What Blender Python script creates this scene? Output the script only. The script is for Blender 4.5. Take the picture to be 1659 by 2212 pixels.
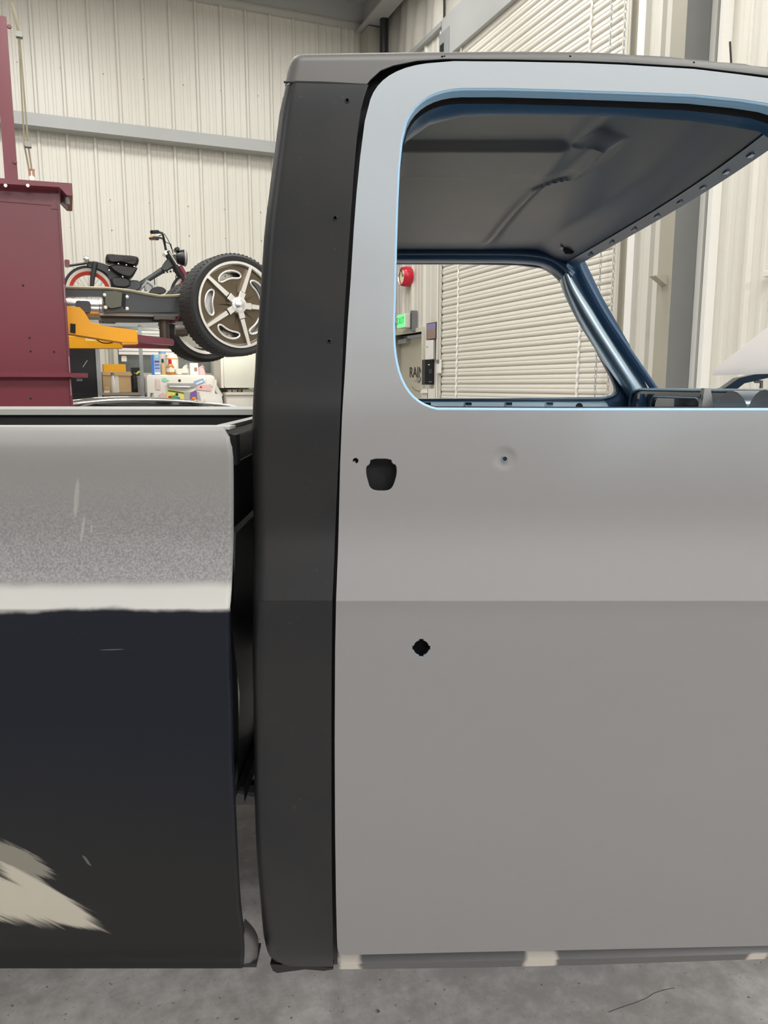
import bpy, bmesh, math, random
from mathutils import Vector, Matrix
random.seed(7)
for o in list(bpy.data.objects): bpy.data.objects.remove(o)
SC = bpy.context.scene
COL = SC.collection
R = math.radians
# ------------------------------------------------------------------ camera
FPX, PITCH, CH = 1665.0, R(9.31), 1.40
cam = bpy.data.cameras.new('camera'); cam.sensor_fit = 'HORIZONTAL'; cam.sensor_width = 36
cam.lens = FPX/1659*36; cam.clip_start = .05; cam.clip_end = 100
co = bpy.data.objects.new('camera', cam); COL.objects.link(co)
co.location = (0, 0, CH); co.rotation_euler = (R(90)-PITCH, 0, 0); SC.camera = co
# ------------------------------------------------------------------ light
TH = R(22)                                   # the building is turned 22 degrees to the truck
AX = Vector((math.cos(TH), math.sin(TH), 0)); BX = Vector((-math.sin(TH), math.cos(TH), 0))
def W(a, b, z=0): return AX*a + BX*b + Vector((0, 0, z))
world = bpy.data.worlds.new('world'); SC.world = world; world.use_nodes = True
bg = world.node_tree.nodes['Background']; bg.inputs[0].default_value = (.93, .96, 1, 1); bg.inputs[1].default_value = .16
def area(name, a, b, z, sx, sy, power, col=(1, .97, .92), aim=None):
    l = bpy.data.lights.new(name, 'AREA'); l.shape = 'RECTANGLE'; l.size = sx; l.size_y = sy; l.energy = power; l.color = col
    o = bpy.data.objects.new(name, l); COL.objects.link(o); o.location = W(a, b, z)
    d = Vector((0, 0, -1)) if aim is None else (Vector(aim)-o.location)
    o.rotation_euler = d.to_track_quat('-Z', 'Y').to_euler()
    return o
for (a, b, p) in [(-4, 8, 66), (0, 7.6, 86), (2.7, 8.0, 48), (-4, 4.6, 66), (0, 4.9, 76), (2.5, 5, 65), (-4, 0.5, 75), (0, .3, 125), (2.2, -.8, 130), (3, 1.2, 60)]:
    area('ceiling_lamp', a, b, 5.85, 1.5, .5, p, (1, .985, .96))
for (x_, y_, p) in [(-5, -8, 110), (0, -8.5, 210), (5, -7.5, 530), (9, -9, 620), (3, -11.5, 370)]:      # the rows of lamps further back in the shop, behind the camera
    v_ = Vector((x_, y_, 0)); area('ceiling_lamp', v_.dot(AX), v_.dot(BX), 5.85, 2.0, 1.0, p, (1, .985, .97))
area('bench_lamp', 1.6, 8.75, 1.98, 1.6, .12, 8, (1, .93, .82), aim=W(1.5, 9.9, 1.2))     # strip lamp under the rack, over the bench
SC.view_settings.view_transform = 'Standard'; SC.view_settings.look = 'None'
SC.view_settings.exposure = 0.1; SC.view_settings.gamma = 1; SC.view_settings.use_curve_mapping = False

# ------------------------------------------------------------------ helpers
def ray(px, py):
    u, v = px-829.5, 1106-py
    c, s = math.cos(PITCH), math.sin(PITCH)
    return Vector((u, c*FPX+s*v, -s*FPX+c*v))
def atY(px, py, Y):                            # point of the vertical plane y = Y seen at a pixel of the photograph
    d = ray(px, py); t = Y/d.y
    return Vector((d.x*t, Y, CH+d.z*t))
def atB(px, py, b):                            # same on a plane parallel to the back wall: (a, z)
    d = ray(px, py); t = b/d.dot(BX)
    return (d.dot(AX)*t, CH+d.z*t)
def atA(px, py, a):                            # same on a plane parallel to the right wall: (b, z)
    d = ray(px, py); t = a/d.dot(AX)
    return (d.dot(BX)*t, CH+d.z*t)

class MB:
    def __init__(s): s.v = []; s.f = []
    def add(s, vs, fs):
        n = len(s.v); s.v += [tuple(v) for v in vs]; s.f += [tuple(i+n for i in f) for f in fs]; return s
    def box(s, lo, hi, M=None):
        x0, y0, z0 = lo; x1, y1, z1 = hi
        vs = [Vector(p) for p in [(x0,y0,z0),(x1,y0,z0),(x1,y1,z0),(x0,y1,z0),(x0,y0,z1),(x1,y0,z1),(x1,y1,z1),(x0,y1,z1)]]
        if M: vs = [M@v for v in vs]
        return s.add(vs, [(3,2,1,0),(4,5,6,7),(0,1,5,4),(1,2,6,5),(2,3,7,6),(3,0,4,7)])
    def bbox(s, lo, hi, r=.01, M=None, seg=2):   # box with rounded vertical-plane outline (x-z), rounded prism along y
        return s.prism(rrect(lo[0], lo[2], hi[0], hi[2], r, seg), lo[1], hi[1], M=M)
    def prism(s, poly, y0, y1, M=None, bev=0):   # x-z polygon pushed along y
        n = len(poly)
        if bev:
            cx = sum(p[0] for p in poly)/n; cz = sum(p[1] for p in poly)/n
            def sh(p):
                d = math.hypot(p[0]-cx, p[1]-cz) or 1; k = max(0, 1-bev/d); return (cx+(p[0]-cx)*k, cz+(p[1]-cz)*k)
            rings = [([sh(p) for p in poly], y0), (poly, y0+bev), (poly, y1-bev), ([sh(p) for p in poly], y1)]
        else: rings = [(poly, y0), (poly, y1)]
        vs = [Vector((p[0], y, p[1])) for pl, y in rings for p in pl]
        if M: vs = [M@v for v in vs]
        fs = []
        for k in range(len(rings)-1):
            for i in range(n): fs.append((k*n+i, k*n+(i+1) % n, (k+1)*n+(i+1) % n, (k+1)*n+i))
        fs.append(tuple(range(n-1, -1, -1))); fs.append(tuple(range((len(rings)-1)*n, len(rings)*n)))
        return s.add(vs, fs)
    def tube(s, pts, r, seg=8, closed=False, cap=True):
        pts = [Vector(p) for p in pts]; n = len(pts); rs = r if isinstance(r, (list, tuple)) else [r]*n
        vs = []; up = None
        for i, p in enumerate(pts):
            if closed: d = pts[(i+1) % n]-pts[i-1]
            else: d = pts[min(i+1, n-1)]-pts[max(i-1, 0)]
            d.normalize()
            if up is None: up = d.orthogonal().normalized()
            up = (up-d*up.dot(d)); up = up.normalized() if up.length > 1e-6 else d.orthogonal().normalized()
            w = d.cross(up)
            for k in range(seg):
                a = 2*math.pi*k/seg; vs.append(p+(up*math.cos(a)+w*math.sin(a))*rs[i])
        fs = []
        for i in range(n if closed else n-1):
            j = (i+1) % n
            for k in range(seg): fs.append((i*seg+k, i*seg+(k+1) % seg, j*seg+(k+1) % seg, j*seg+k))
        if cap and not closed: fs.append(tuple(range(seg-1, -1, -1))); fs.append(tuple(range((n-1)*seg, n*seg)))
        return s.add(vs, fs)
    def lathe(s, prof, M=None, seg=24, closed=False):  # profile (r, h) turned about local z
        n = len(prof); vs = []
        for k in range(seg):
            a = 2*math.pi*k/seg
            for r, h in prof: vs.append(Vector((r*math.cos(a), r*math.sin(a), h)))
        if M: vs = [M@v for v in vs]
        fs = []
        for k in range(seg):
            j = (k+1) % seg
            for i in range(n if closed else n-1):
                i2 = (i+1) % n; fs.append((k*n+i, j*n+i, j*n+i2, k*n+i2))
        return s.add(vs, fs)
    def build(s, name, mat, parent=None, smooth=False, **kw):
        me = bpy.data.meshes.new(name); me.from_pydata(s.v, [], s.f); me.validate(); me.update()
        bm = bmesh.new(); bm.from_mesh(me); bmesh.ops.recalc_face_normals(bm, faces=bm.faces); bm.to_mesh(me); bm.free()
        if smooth:
            me.shade_smooth()
            try: me.set_sharp_from_angle(angle=R(smooth if smooth > 1 else 40))
            except Exception: pass
        me.materials.append(mat)
        return link(name, me, parent, **kw)
def link(name, me, parent=None, **kw):
    o = bpy.data.objects.new(name, me); COL.objects.link(o)
    if parent: o.parent = parent
    for k, v in kw.items(): o[k] = v
    return o
def empty(name, loc, rz=0, **kw):
    o = bpy.data.objects.new(name, None); COL.objects.link(o); o.empty_display_size = .1
    o.location = loc; o.rotation_euler = (0, 0, rz)
    for k, v in kw.items(): o[k] = v
    return o
def T(o, label, cat, group=None):
    o['label'] = label; o['category'] = cat
    if group: o['group'] = group
    return o
def copy_tree(o, parent=None):
    c = o.copy(); COL.objects.link(c)
    if parent: c.parent = parent
    for ch in list(o.children): copy_tree(ch, c)
    return c
def rrect(x0, z0, x1, z1, r, seg=4):
    r = min(r, abs(x1-x0)/2.01, abs(z1-z0)/2.01); out = []
    for cx, cz, a0 in ((x1-r, z0+r, -90), (x1-r, z1-r, 0), (x0+r, z1-r, 90), (x0+r, z0+r, 180)):
        for k in range(seg+1):
            a = R(a0+90*k/seg); out.append((cx+r*math.cos(a), cz+r*math.sin(a)))
    return out
def circ(cx, cz, r, n=16, rz=None): return [(cx+r*math.cos(2*math.pi*k/n), cz+(rz or r)*math.sin(2*math.pi*k/n)) for k in range(n)]
def lerp(a, b, t): return a+(b-a)*t
def interp(pts):                                # monotone cubic through (x, y)
    pts = sorted(pts); xs = [p[0] for p in pts]; ys = [p[1] for p in pts]; n = len(xs)
    d = [(ys[i+1]-ys[i])/(xs[i+1]-xs[i]) for i in range(n-1)]
    m = [d[0]]+[0 if d[i-1]*d[i] <= 0 else 2*d[i-1]*d[i]/(d[i-1]+d[i]) for i in range(1, n-1)]+[d[-1]]
    def f(x):
        if x <= xs[0]: return ys[0]+m[0]*(x-xs[0])
        if x >= xs[-1]: return ys[-1]+m[-1]*(x-xs[-1])
        i = 0
        while x > xs[i+1]: i += 1
        h = xs[i+1]-xs[i]; t = (x-xs[i])/h
        return ((1+2*t)*(1-t)**2*ys[i]+t*(1-t)**2*h*m[i]+t*t*(3-2*t)*ys[i+1]+t*t*(t-1)*h*m[i+1])
    return f
def smooth_poly(pts, it=2):                     # corner cutting of a closed outline
    for _ in range(it):
        o = []
        for i in range(len(pts)):
            p, q = pts[i], pts[(i+1) % len(pts)]
            o += [(lerp(p[0], q[0], .25), lerp(p[1], q[1], .25)), (lerp(p[0], q[0], .75), lerp(p[1], q[1], .75))]
        pts = o
    return pts
def spline(pts, n=6):                           # open Catmull-Rom through points
    P = [pts[0]]+list(pts)+[pts[-1]]; out = []
    for i in range(1, len(P)-2):
        for k in range(n):
            t = k/n; a, b, c, d = P[i-1], P[i], P[i+1], P[i+2]
            out.append(tuple(.5*(2*b[j]+(c[j]-a[j])*t+(2*a[j]-5*b[j]+4*c[j]-d[j])*t*t+(3*b[j]-a[j]-3*c[j]+d[j])*t**3) for j in range(len(b))))
    out.append(tuple(pts[-1])); return out

# ------------------------------------------------------------------ materials
def mat(name, col, rough=.5, metal=0, coat=0, var=0, vscale=8, bump=0, bscale=60, emit=0, spec=.5, alpha=1, trans=0):
    m = bpy.data.materials.new(name); m.use_nodes = True; nt = m.node_tree; p = nt.nodes['Principled BSDF']
    c = (*col, 1); p.inputs['Base Color'].default_value = c; p.inputs['Roughness'].default_value = rough
    p.inputs['Metallic'].default_value = metal; p.inputs['Coat Weight'].default_value = coat; p.inputs['Coat Roughness'].default_value = .15
    p.inputs['Specular IOR Level'].default_value = spec
    if emit: p.inputs['Emission Color'].default_value = c; p.inputs['Emission Strength'].default_value = emit
    if trans: p.inputs['Transmission Weight'].default_value = trans
    tc = nt.nodes.new('ShaderNodeTexCoord')
    n = nt.nodes.new('ShaderNodeTexNoise'); n.inputs['Scale'].default_value = vscale; n.inputs['Detail'].default_value = 4
    nt.links.new(tc.outputs['Object'], n.inputs['Vector'])
    mx = nt.nodes.new('ShaderNodeMix'); mx.data_type = 'RGBA'; v = var or .03
    mx.inputs[6].default_value = tuple(min(1, x*(1-v)) for x in col)+(1,); mx.inputs[7].default_value = tuple(min(1, x*(1+v)) for x in col)+(1,)
    nt.links.new(n.outputs['Fac'], mx.inputs[0]); nt.links.new(mx.outputs[2], p.inputs['Base Color'])
    if bump:
        n2 = nt.nodes.new('ShaderNodeTexNoise'); n2.inputs['Scale'].default_value = bscale; n2.inputs['Detail'].default_value = 3
        nt.links.new(tc.outputs['Object'], n2.inputs['Vector'])
        b = nt.nodes.new('ShaderNodeBump'); b.inputs['Strength'].default_value = bump; b.inputs['Distance'].default_value = .01
        nt.links.new(n2.outputs['Fac'], b.inputs['Height']); nt.links.new(b.outputs['Normal'], p.inputs['Normal'])
    return m
class NG:                                       # tiny node-building helper
    def __init__(s, m): s.m = m; s.nt = m.node_tree; s.p = s.nt.nodes['Principled BSDF']; s.tc = s.nt.nodes.new('ShaderNodeTexCoord')
    def set(s, inp, v):
        if hasattr(v, 'links') or isinstance(v, bpy.types.NodeSocket): s.nt.links.new(v, inp)
        else: inp.default_value = v
    def math(s, op, a, b=0, c=0, clamp=False):
        n = s.nt.nodes.new('ShaderNodeMath'); n.operation = op; n.use_clamp = clamp
        for i, v in enumerate((a, b, c)): s.set(n.inputs[i], v)
        return n.outputs[0]
    def xyz(s):
        n = s.nt.nodes.new('ShaderNodeSeparateXYZ'); s.nt.links.new(s.tc.outputs['Object'], n.inputs[0]); return n.outputs
    def noise(s, scale, detail=3, vec=None, rough=.5):
        n = s.nt.nodes.new('ShaderNodeTexNoise'); n.inputs['Scale'].default_value = scale; n.inputs['Detail'].default_value = detail; n.inputs['Roughness'].default_value = rough
        s.nt.links.new(vec or s.tc.outputs['Object'], n.inputs['Vector']); return n.outputs['Fac']
    def stretch(s, sx, sy, sz, rot=(0, 0, 0)):
        n = s.nt.nodes.new('ShaderNodeMapping'); n.inputs['Scale'].default_value = (sx, sy, sz); n.inputs['Rotation'].default_value = rot
        s.nt.links.new(s.tc.outputs['Object'], n.inputs['Vector']); return n.outputs[0]
    def mix(s, f, a, b):
        n = s.nt.nodes.new('ShaderNodeMix'); n.data_type = 'RGBA'
        s.set(n.inputs[0], f)
        for i, v in ((6, a), (7, b)): s.set(n.inputs[i], (*v, 1) if isinstance(v, tuple) else v)
        return n.outputs[2]
    def step(s, v, e0, e1):
        n = s.nt.nodes.new('ShaderNodeMapRange'); n.interpolation_type = 'SMOOTHSTEP'
        s.set(n.inputs[0], v); n.inputs[1].default_value = e0; n.inputs[2].default_value = e1; return n.outputs[0]
    def bump(s, h, st, dist=.01):
        b = s.nt.nodes.new('ShaderNodeBump'); b.inputs['Strength'].default_value = st; b.inputs['Distance'].default_value = dist
        s.nt.links.new(h, b.inputs['Height']); s.nt.links.new(b.outputs['Normal'], s.p.inputs['Normal'])
    def base(s, c): s.nt.links.new(c, s.p.inputs['Base Color'])
    def rough(s, r): s.set(s.p.inputs['Roughness'], r)

M = {}
M['wall'] = mat('white_wall_sheet', (.66, .64, .57), .38, var=.06, vscale=1.2)
M['wall2'] = mat('white_liner', (.60, .58, .52), .5, var=.05, vscale=2, bump=.2, bscale=3)
M['steel'] = mat('grey_painted_steel', (.36, .37, .36), .45, var=.06, vscale=3)
M['steel_dk'] = mat('dark_grey_steel', (.17, .175, .17), .5, var=.08, vscale=4)
M['steel_tan'] = mat('tan_grey_steel', (.34, .32, .26), .5, var=.06, vscale=4)
M['screw'] = mat('screw_head', (.25, .25, .23), .4, metal=.6)
M['slat'] = mat('cream_slat', (.70, .67, .59), .36, var=.03, vscale=3)
M['cream'] = mat('cream_trim', (.62, .59, .5), .4, var=.03)
M['doorleaf'] = mat('beige_door', (.55, .52, .42), .45, var=.03)
M['galv'] = mat('galvanised', (.42, .44, .44), .42, metal=.5, var=.15, vscale=6)
M['white'] = mat('white_plastic', (.82, .81, .76), .35, var=.02)
M['offwhite'] = mat('off_white', (.7, .67, .6), .45, var=.03)
M['black'] = mat('black_plastic', (.012, .012, .014), .35, var=.1)
M['jet'] = mat('black_shadow_rubber', (.004, .004, .006), .7, var=.1)
M['rubber'] = mat('tyre_rubber', (.022, .022, .022), .62, var=.15, vscale=20)
M['tread'] = mat('dusty_tread', (.05, .046, .036), .8, var=.3, vscale=30)
M['chrome'] = mat('polished_metal', (.93, .93, .93), .26, metal=1, var=.02)
M['chrome2'] = mat('satin_metal', (.62, .6, .56), .3, metal=1, var=.05)
M['bronze'] = mat('bronze_disc', (.13, .10, .065), .38, metal=.6, var=.1)
M['maroon'] = mat('maroon_enamel', (.165, .030, .044), .32, var=.08, vscale=3)
M['yellow'] = mat('yellow_enamel', (.86, .38, .005), .35, var=.06, vscale=8)
M['red'] = mat('red_plastic', (.55, .012, .03), .3, var=.04)
M['rimred'] = mat('red_rim', (.5, .05, .03), .35, var=.08)
M['leather'] = mat('black_leather', (.02, .017, .017), .4, bump=.3, bscale=90)
M['bikepaint'] = mat('bike_matte_black', (.022, .024, .026), .42)
M['frame'] = mat('charcoal_frame', (.045, .05, .054), .4, var=.1, vscale=6)
M['greenish'] = mat('olive_bracket', (.10, .10, .07), .45)
M['brown'] = mat('brown_steel', (.09, .075, .06), .45, metal=.4)
M['orange'] = mat('orange_lens', (.9, .3, .02), .3)
M['box'] = mat('cardboard', (.55, .38, .2), .8, var=.08)
M['boxyel'] = mat('yellow_card', (.9, .45, .02), .6)
M['blue'] = mat('blue_card', (.03, .16, .55), .5)
M['ltblue'] = mat('light_blue_card', (.25, .42, .68), .5, var=.2, vscale=20)
M['amber'] = mat('amber_glass', (.45, .2, .03), .2, coat=.5)
M['pink'] = mat('pink_paper', (.75, .5, .52), .7)
M['paper'] = mat('white_paper', (.8, .78, .74), .8, var=.03)
M['lime'] = mat('lime_plastic', (.6, .75, .02), .5)
M['greymet'] = mat('grey_canister', (.35, .33, .31), .4)
M['taupe'] = mat('taupe_drawer', (.30, .28, .22), .5)
M['green'] = mat('green_print', (.05, .4, .15), .6)
M['ltgreen'] = mat('mint_print', (.3, .7, .5), .6)
M['flyer'] = mat('yellow_flyer', (.75, .72, .2), .7)
M['purple'] = mat('purple_print', (.18, .1, .35), .6)
M['ink'] = mat('black_print', (.03, .03, .03), .6)
M['exit'] = mat('exit_green', (.12, .9, .22), .4, emit=.9)
M['glass'] = mat('dim_window_glass', (.16, .18, .17), .15, var=.1, coat=.5)
M['carpaint'] = mat('dark_car_paint', (.02, .022, .025), .15, coat=1)
M['carglass'] = mat('car_glass', (.01, .012, .014), .08, coat=1)
M['navy'] = mat('navy_satin', (.024, .068, .135), .30, coat=.3, var=.12, vscale=5)
M['blue_satin'] = mat('steel_blue_satin', (.20, .32, .42), .27, metal=.6, coat=.3, var=.1, vscale=5)
M['pillar'] = mat('bright_blue_pillar', (.38, .50, .60), .30, metal=.85, coat=.4)
M['dash'] = mat('dash_blue', (.035, .065, .10), .22, metal=.3, coat=.5)
M['inner_blue'] = mat('inner_door_blue', (.07, .14, .25), .4)
M['edge'] = mat('lit_blue_edge', (.25, .42, .58), .3, var=.05)  # blue of the door returns, with the light on them mixed into the colour
M['ptan'] = mat('picture_print', (.3, .2, .16), .6, var=.5, vscale=40)
M['rope'] = mat('cable_steel', (.32, .29, .2), .5, metal=.4)
M['copper'] = mat('copper_turnbuckle', (.5, .26, .18), .3, metal=.8)
# floor
fm = mat('polished_concrete', (.4, .38, .36), .5); g = NG(fm)
n1 = g.noise(1.1, 5, rough=.6); n2 = g.noise(16, 6, rough=.7); n3 = g.noise(70, 3)
k = g.math('ADD', g.math('MULTIPLY', n1, .45), g.math('MULTIPLY', n2, .55))
c = g.mix(g.step(k, .38, .64), (.52, .495, .475), (.80, .78, .765))
c = g.mix(g.step(n3, .66, .74), c, (.2, .18, .16)); g.base(c)
g.rough(g.math('ADD', g.math('MULTIPLY', n2, .3), .3)); M['floor'] = fm
# door paint: pale grey primer, cooler at the tilted window frame, its catch of light painted in
dm = mat('pale_grey_primer', (.4, .4, .4), .42, spec=.35); g = NG(dm); x, y, z = g.xyz()
w = g.math('ADD', z, g.math('MULTIPLY', g.noise(2.2, 2), .5))
c = g.mix(g.step(w, 1.50, 1.85), (.185, .181, .181), (.275, .305, .33))
c = g.mix(g.math('MULTIPLY', g.noise(3.2, 3), .25), c, (.18, .20, .215)); g.base(c); g.rough(g.math('ADD', g.math('MULTIPLY', g.noise(4, 2), .08), .52)); M['doorpaint'] = dm
# dark satin primer of the cab
pm = mat('dark_satin_primer', (.04, .04, .04), .46, spec=.24); g = NG(pm)
c = g.mix(g.step(g.noise(5, 4), .35, .7), (.007, .008, .010), (.0125, .0122, .0115)); 
g.base(g.mix(g.step(g.noise(140, 2), .7, .78), c, (.03, .03, .03)))
g.rough(g.math('ADD', g.math('MULTIPLY', g.noise(5, 3), .16), .32)); M['primer'] = pm
rm = mat('roof_primer', (.045, .043, .040), .5); M['roofp'] = rm
# headliner: grey primer in the middle, blue towards the rails
hm = mat('roof_inner_skin', (.1, .1, .1), .42, coat=.1); g = NG(hm); x, y, z = g.xyz()
nn = g.math('MULTIPLY', g.noise(3, 2), .25)
f1 = g.step(g.math('ADD', y, nn), 2.15, 2.72)
f2 = g.step(g.math('ADD', x, nn), .25, .75)
f = g.math('MAXIMUM', f1, g.math('MULTIPLY', f2, .75), clamp=True)
g.base(g.mix(f, (.105, .10, .092), (.018, .032, .062))); M['headliner'] = hm
# the ceiling liner etc.
M['ceil'] = mat('white_roof_liner', (.62, .6, .56), .7, var=.05)
# bed paint: grey primer above the body line, blue-black guide coat below, sanded pale patch and scratches
def bed_material():
    m = mat('bed_side_paint', (.3, .3, .3), .45, spec=.15); g = NG(m); x, y, z = g.xyz()
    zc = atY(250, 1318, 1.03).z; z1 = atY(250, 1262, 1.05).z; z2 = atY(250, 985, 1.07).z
    grain = g.noise(330, 3, rough=.8); cloud = g.noise(4, 3)
    zz = g.math('ADD', z, g.math('MULTIPLY', g.math('SUBTRACT', cloud, .5), .03))
    amt = g.math('MULTIPLY', g.step(zz, z1-.004, z1+.012), g.math('SUBTRACT', 1.0, g.step(zz, z1+.03, z2)))
    grey = g.mix(g.step(grain, .38, .62), (.145, .145, .15), (.235, .235, .235))
    upper = g.mix(amt, (.20, .20, .197), grey)
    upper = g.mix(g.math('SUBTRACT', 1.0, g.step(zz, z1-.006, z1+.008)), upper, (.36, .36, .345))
    dark = g.mix(g.step(g.math('ADD', z, g.math('MULTIPLY', cloud, .1)), zc-.42, zc-.1), (.0095, .010, .010), (.0045, .0065, .013))
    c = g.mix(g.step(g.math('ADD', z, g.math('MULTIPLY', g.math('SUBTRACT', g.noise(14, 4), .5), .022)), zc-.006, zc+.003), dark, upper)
    # sanded patch
    def blob(px, py, rx, rz, rot, soft=.45, Y=1.075):
        p = atY(px, py, Y); a = R(rot); s = Y/FPX*1.1
        dx = g.math('SUBTRACT', x, p.x); dz = g.math('SUBTRACT', z, p.z)
        u = g.math('ADD', g.math('MULTIPLY', dx, math.cos(a)), g.math('MULTIPLY', dz, math.sin(a)))
        v = g.math('SUBTRACT', g.math('MULTIPLY', dz, math.cos(a)), g.math('MULTIPLY', dx, math.sin(a)))
        u = g.math('DIVIDE', u, rx*s); v = g.math('DIVIDE', v, rz*s)
        d = g.math('SQRT', g.math('ADD', g.math('MULTIPLY', u, u), g.math('MULTIPLY', v, v)))
        d = g.math('ADD', d, g.math('MULTIPLY', g.math('SUBTRACT', streak, .5), soft))
        return g.math('SUBTRACT', 1.0, g.step(d, .72, 1.12))
    cs_, sn_ = math.cos(R(33)), math.sin(R(33)); cb = g.nt.nodes.new('ShaderNodeCombineXYZ')
    g.set(cb.inputs[0], g.math('MULTIPLY', g.math('SUBTRACT', g.math('MULTIPLY', x, cs_), g.math('MULTIPLY', z, sn_)), 9.0)); g.set(cb.inputs[1], g.math('MULTIPLY', g.math('ADD', g.math('MULTIPLY', x, sn_), g.math('MULTIPLY', z, cs_)), 110.0))
    streak = g.noise(1, 4, vec=cb.outputs[0], rough=.6)
    st2 = streak
    a = blob(-40, 1925, 215, 62, -16, 1.0); b = blob(100, 1930, 140, 24, -38, .9); c2 = blob(110, 1970, 110, 26, -22, .9); d = blob(40, 1850, 80, 30, -32, 1.8)
    patch = g.math('MAXIMUM', g.math('MAXIMUM', a, b), g.math('MAXIMUM', c2, g.math('MULTIPLY', d, .45)))
    c = g.mix(patch, c, (.36, .34, .285))
    s1 = blob(172, 1075, 5, 42, -10, .2); s2 = blob(184, 1140, 3, 28, -12, .4); s3 = blob(203, 1139, 1.6, 11, -8, .1)
    c = g.mix(g.math('MULTIPLY', g.math('MAXIMUM', s1, g.math('MAXIMUM', s2, s3)), .3), c, (.42, .44, .40))
    s4 = blob(258, 1388, 26, 1.2, 2, .3); s5 = blob(190, 1850, 14, 3, -60, 2.2)
    c = g.mix(g.math('MULTIPLY', g.math('MAXIMUM', s4, s5), .4), c, (.2, .2, .2))
    g.base(c); g.rough(g.mix(g.step(z, zc-.01, zc+.01), (.42,)*3, (.5,)*3))
    return m
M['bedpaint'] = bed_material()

# ------------------------------------------------------------------ setting
def struct(o): o['kind'] = 'structure'; return o
BB, AA = 10.25, 4.10                            # back wall plane, right wall plane (building frame)
fl = MB(); fl.box((-16, -16, -.2), (AA+6, BB+.3, 0))
o = struct(fl.build('floor', M['floor'])); o.rotation_euler.z = TH
cl = MB(); cl.box((-16, -16, 6.35), (AA+6, BB+.3, 6.45)); o = struct(cl.build('ceiling', M['ceil'])); o.rotation_euler.z = TH
for bb in (9.0, 7.4, 5.8):                       # roof purlins
    p = MB(); p.prism([(-16, 6.12), (AA, 6.12), (AA, 6.35), (-16, 6.35)], bb, bb+.07)
    o = struct(p.build('trim_%d' % (20+int(bb)), M['steel'])); o.rotation_euler.z = TH

def rib_profile(w=.915, rib=.305, h=.028):
    pr = []; n = int(round(w/rib))
    for i in range(n):
        x0 = i*rib
        pr += [(x0, 0), (x0+.012, h), (x0+.036, h), (x0+.052, 0)]
        for k in (1, 2):
            xm = x0+.052+(rib-.052)*k/3
            pr += [(xm-.022, 0), (xm-.012, .006), (xm+.012, .006), (xm+.022, 0)]
    pr.append((w, 0)); return pr
def rib_sheet(z0, z1, w=.915, rib=.305, h=.028):  # ribs stand proud towards -y
    pr = rib_profile(w, rib, h); b = MB(); n = len(pr)
    vs = [(x, -y, z) for z in (z0, z1) for x, y in pr]+[(0, .01, z0), (w, .01, z0), (0, .01, z1), (w, .01, z1)]
    fs = [(i, i+1, n+i+1, n+i) for i in range(n-1)]+[(2*n, 2*n+1, 2*n+3, 2*n+2), (0, 2*n, 2*n+2, n), (n-1, 2*n-1, 2*n+3, 2*n+1)]
    return b.add(vs, fs)
wb = MB(); wb.box((-14, BB+.02, 0), (AA+.25, BB+.2, 6.4)); wbo = struct(wb.build('wall_back', M['wall2'])); wbo.rotation_euler.z = TH
sheet = rib_sheet(0, 5.95).build('wall_panel', M['wall'], wbo); sheet.location = (AA-.915, BB, 0); sheet['kind'] = 'structure'
x = AA-.915*2; k = 0
while x > -13:
    c = sheet.copy(); COL.objects.link(c); c.parent = wbo; c.location = (x, BB, 0); x -= .915
# screws in the back wall
s = MB()
for i in range(40):
    for z in (2.0, 3.25, 3.6, 5.0): s.add(*(lambda q: (q.v, q.f))(MB().lathe([(0, .006), (.008, .006), (.011, 0)], Matrix.Translation((AA-.3-.305*i*1.5, BB, z))@Matrix.Rotation(R(90), 4, 'X'), 6)))
s.build('screw_heads', M['screw'], wbo, kind='stuff')
# girt across the back wall (z-section) and eave beam
def hZ(py, px, b): return atB(px, py, b)[1]
g0, g1 = atB(300, 280, BB-.2)[1], atB(300, 298, BB-.2)[1]
gb = MB(); gb.prism([(0, 0), (.2, 0), (.2, .14), (.18, .14), (.18, .02), (.02, .02), (.02, -.03), (0, -.03)][::-1], 0, 17, M=Matrix.Translation((AA, BB-.22, g1))@Matrix.Rotation(R(90), 4, 'Z')@Matrix.Scale(-1, 4, (0,1,0))@Matrix.Scale(-1, 4, (0,1,0)))
gb = MB(); gb.box((-13, BB-.22, g1), (AA, BB-.205, g1+.135)); gb.box((-13, BB-.205, g1+.115), (AA, BB-.03, g1+.13)); gb.box((-13, BB-.20, g1-.0), (AA, BB-.03, g1+.012))
o = struct(gb.build('trim_1', M['steel'])); o.rotation_euler.z = TH
zb = atB(700, 12, BB-.25)[1]
eb = MB(); eb.box((-13, BB-.28, zb+.16), (AA-.25, BB-.26, zb+.5)); eb.box((-13, BB-.28, zb+.16), (AA-.25, BB-.02, zb+.18)); eb.box((-13, BB-.12, zb-.02), (AA-.25, BB-.02, zb+.16))
o = struct(eb.build('trim_2', M['steel'])); o.rotation_euler.z = TH
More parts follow.
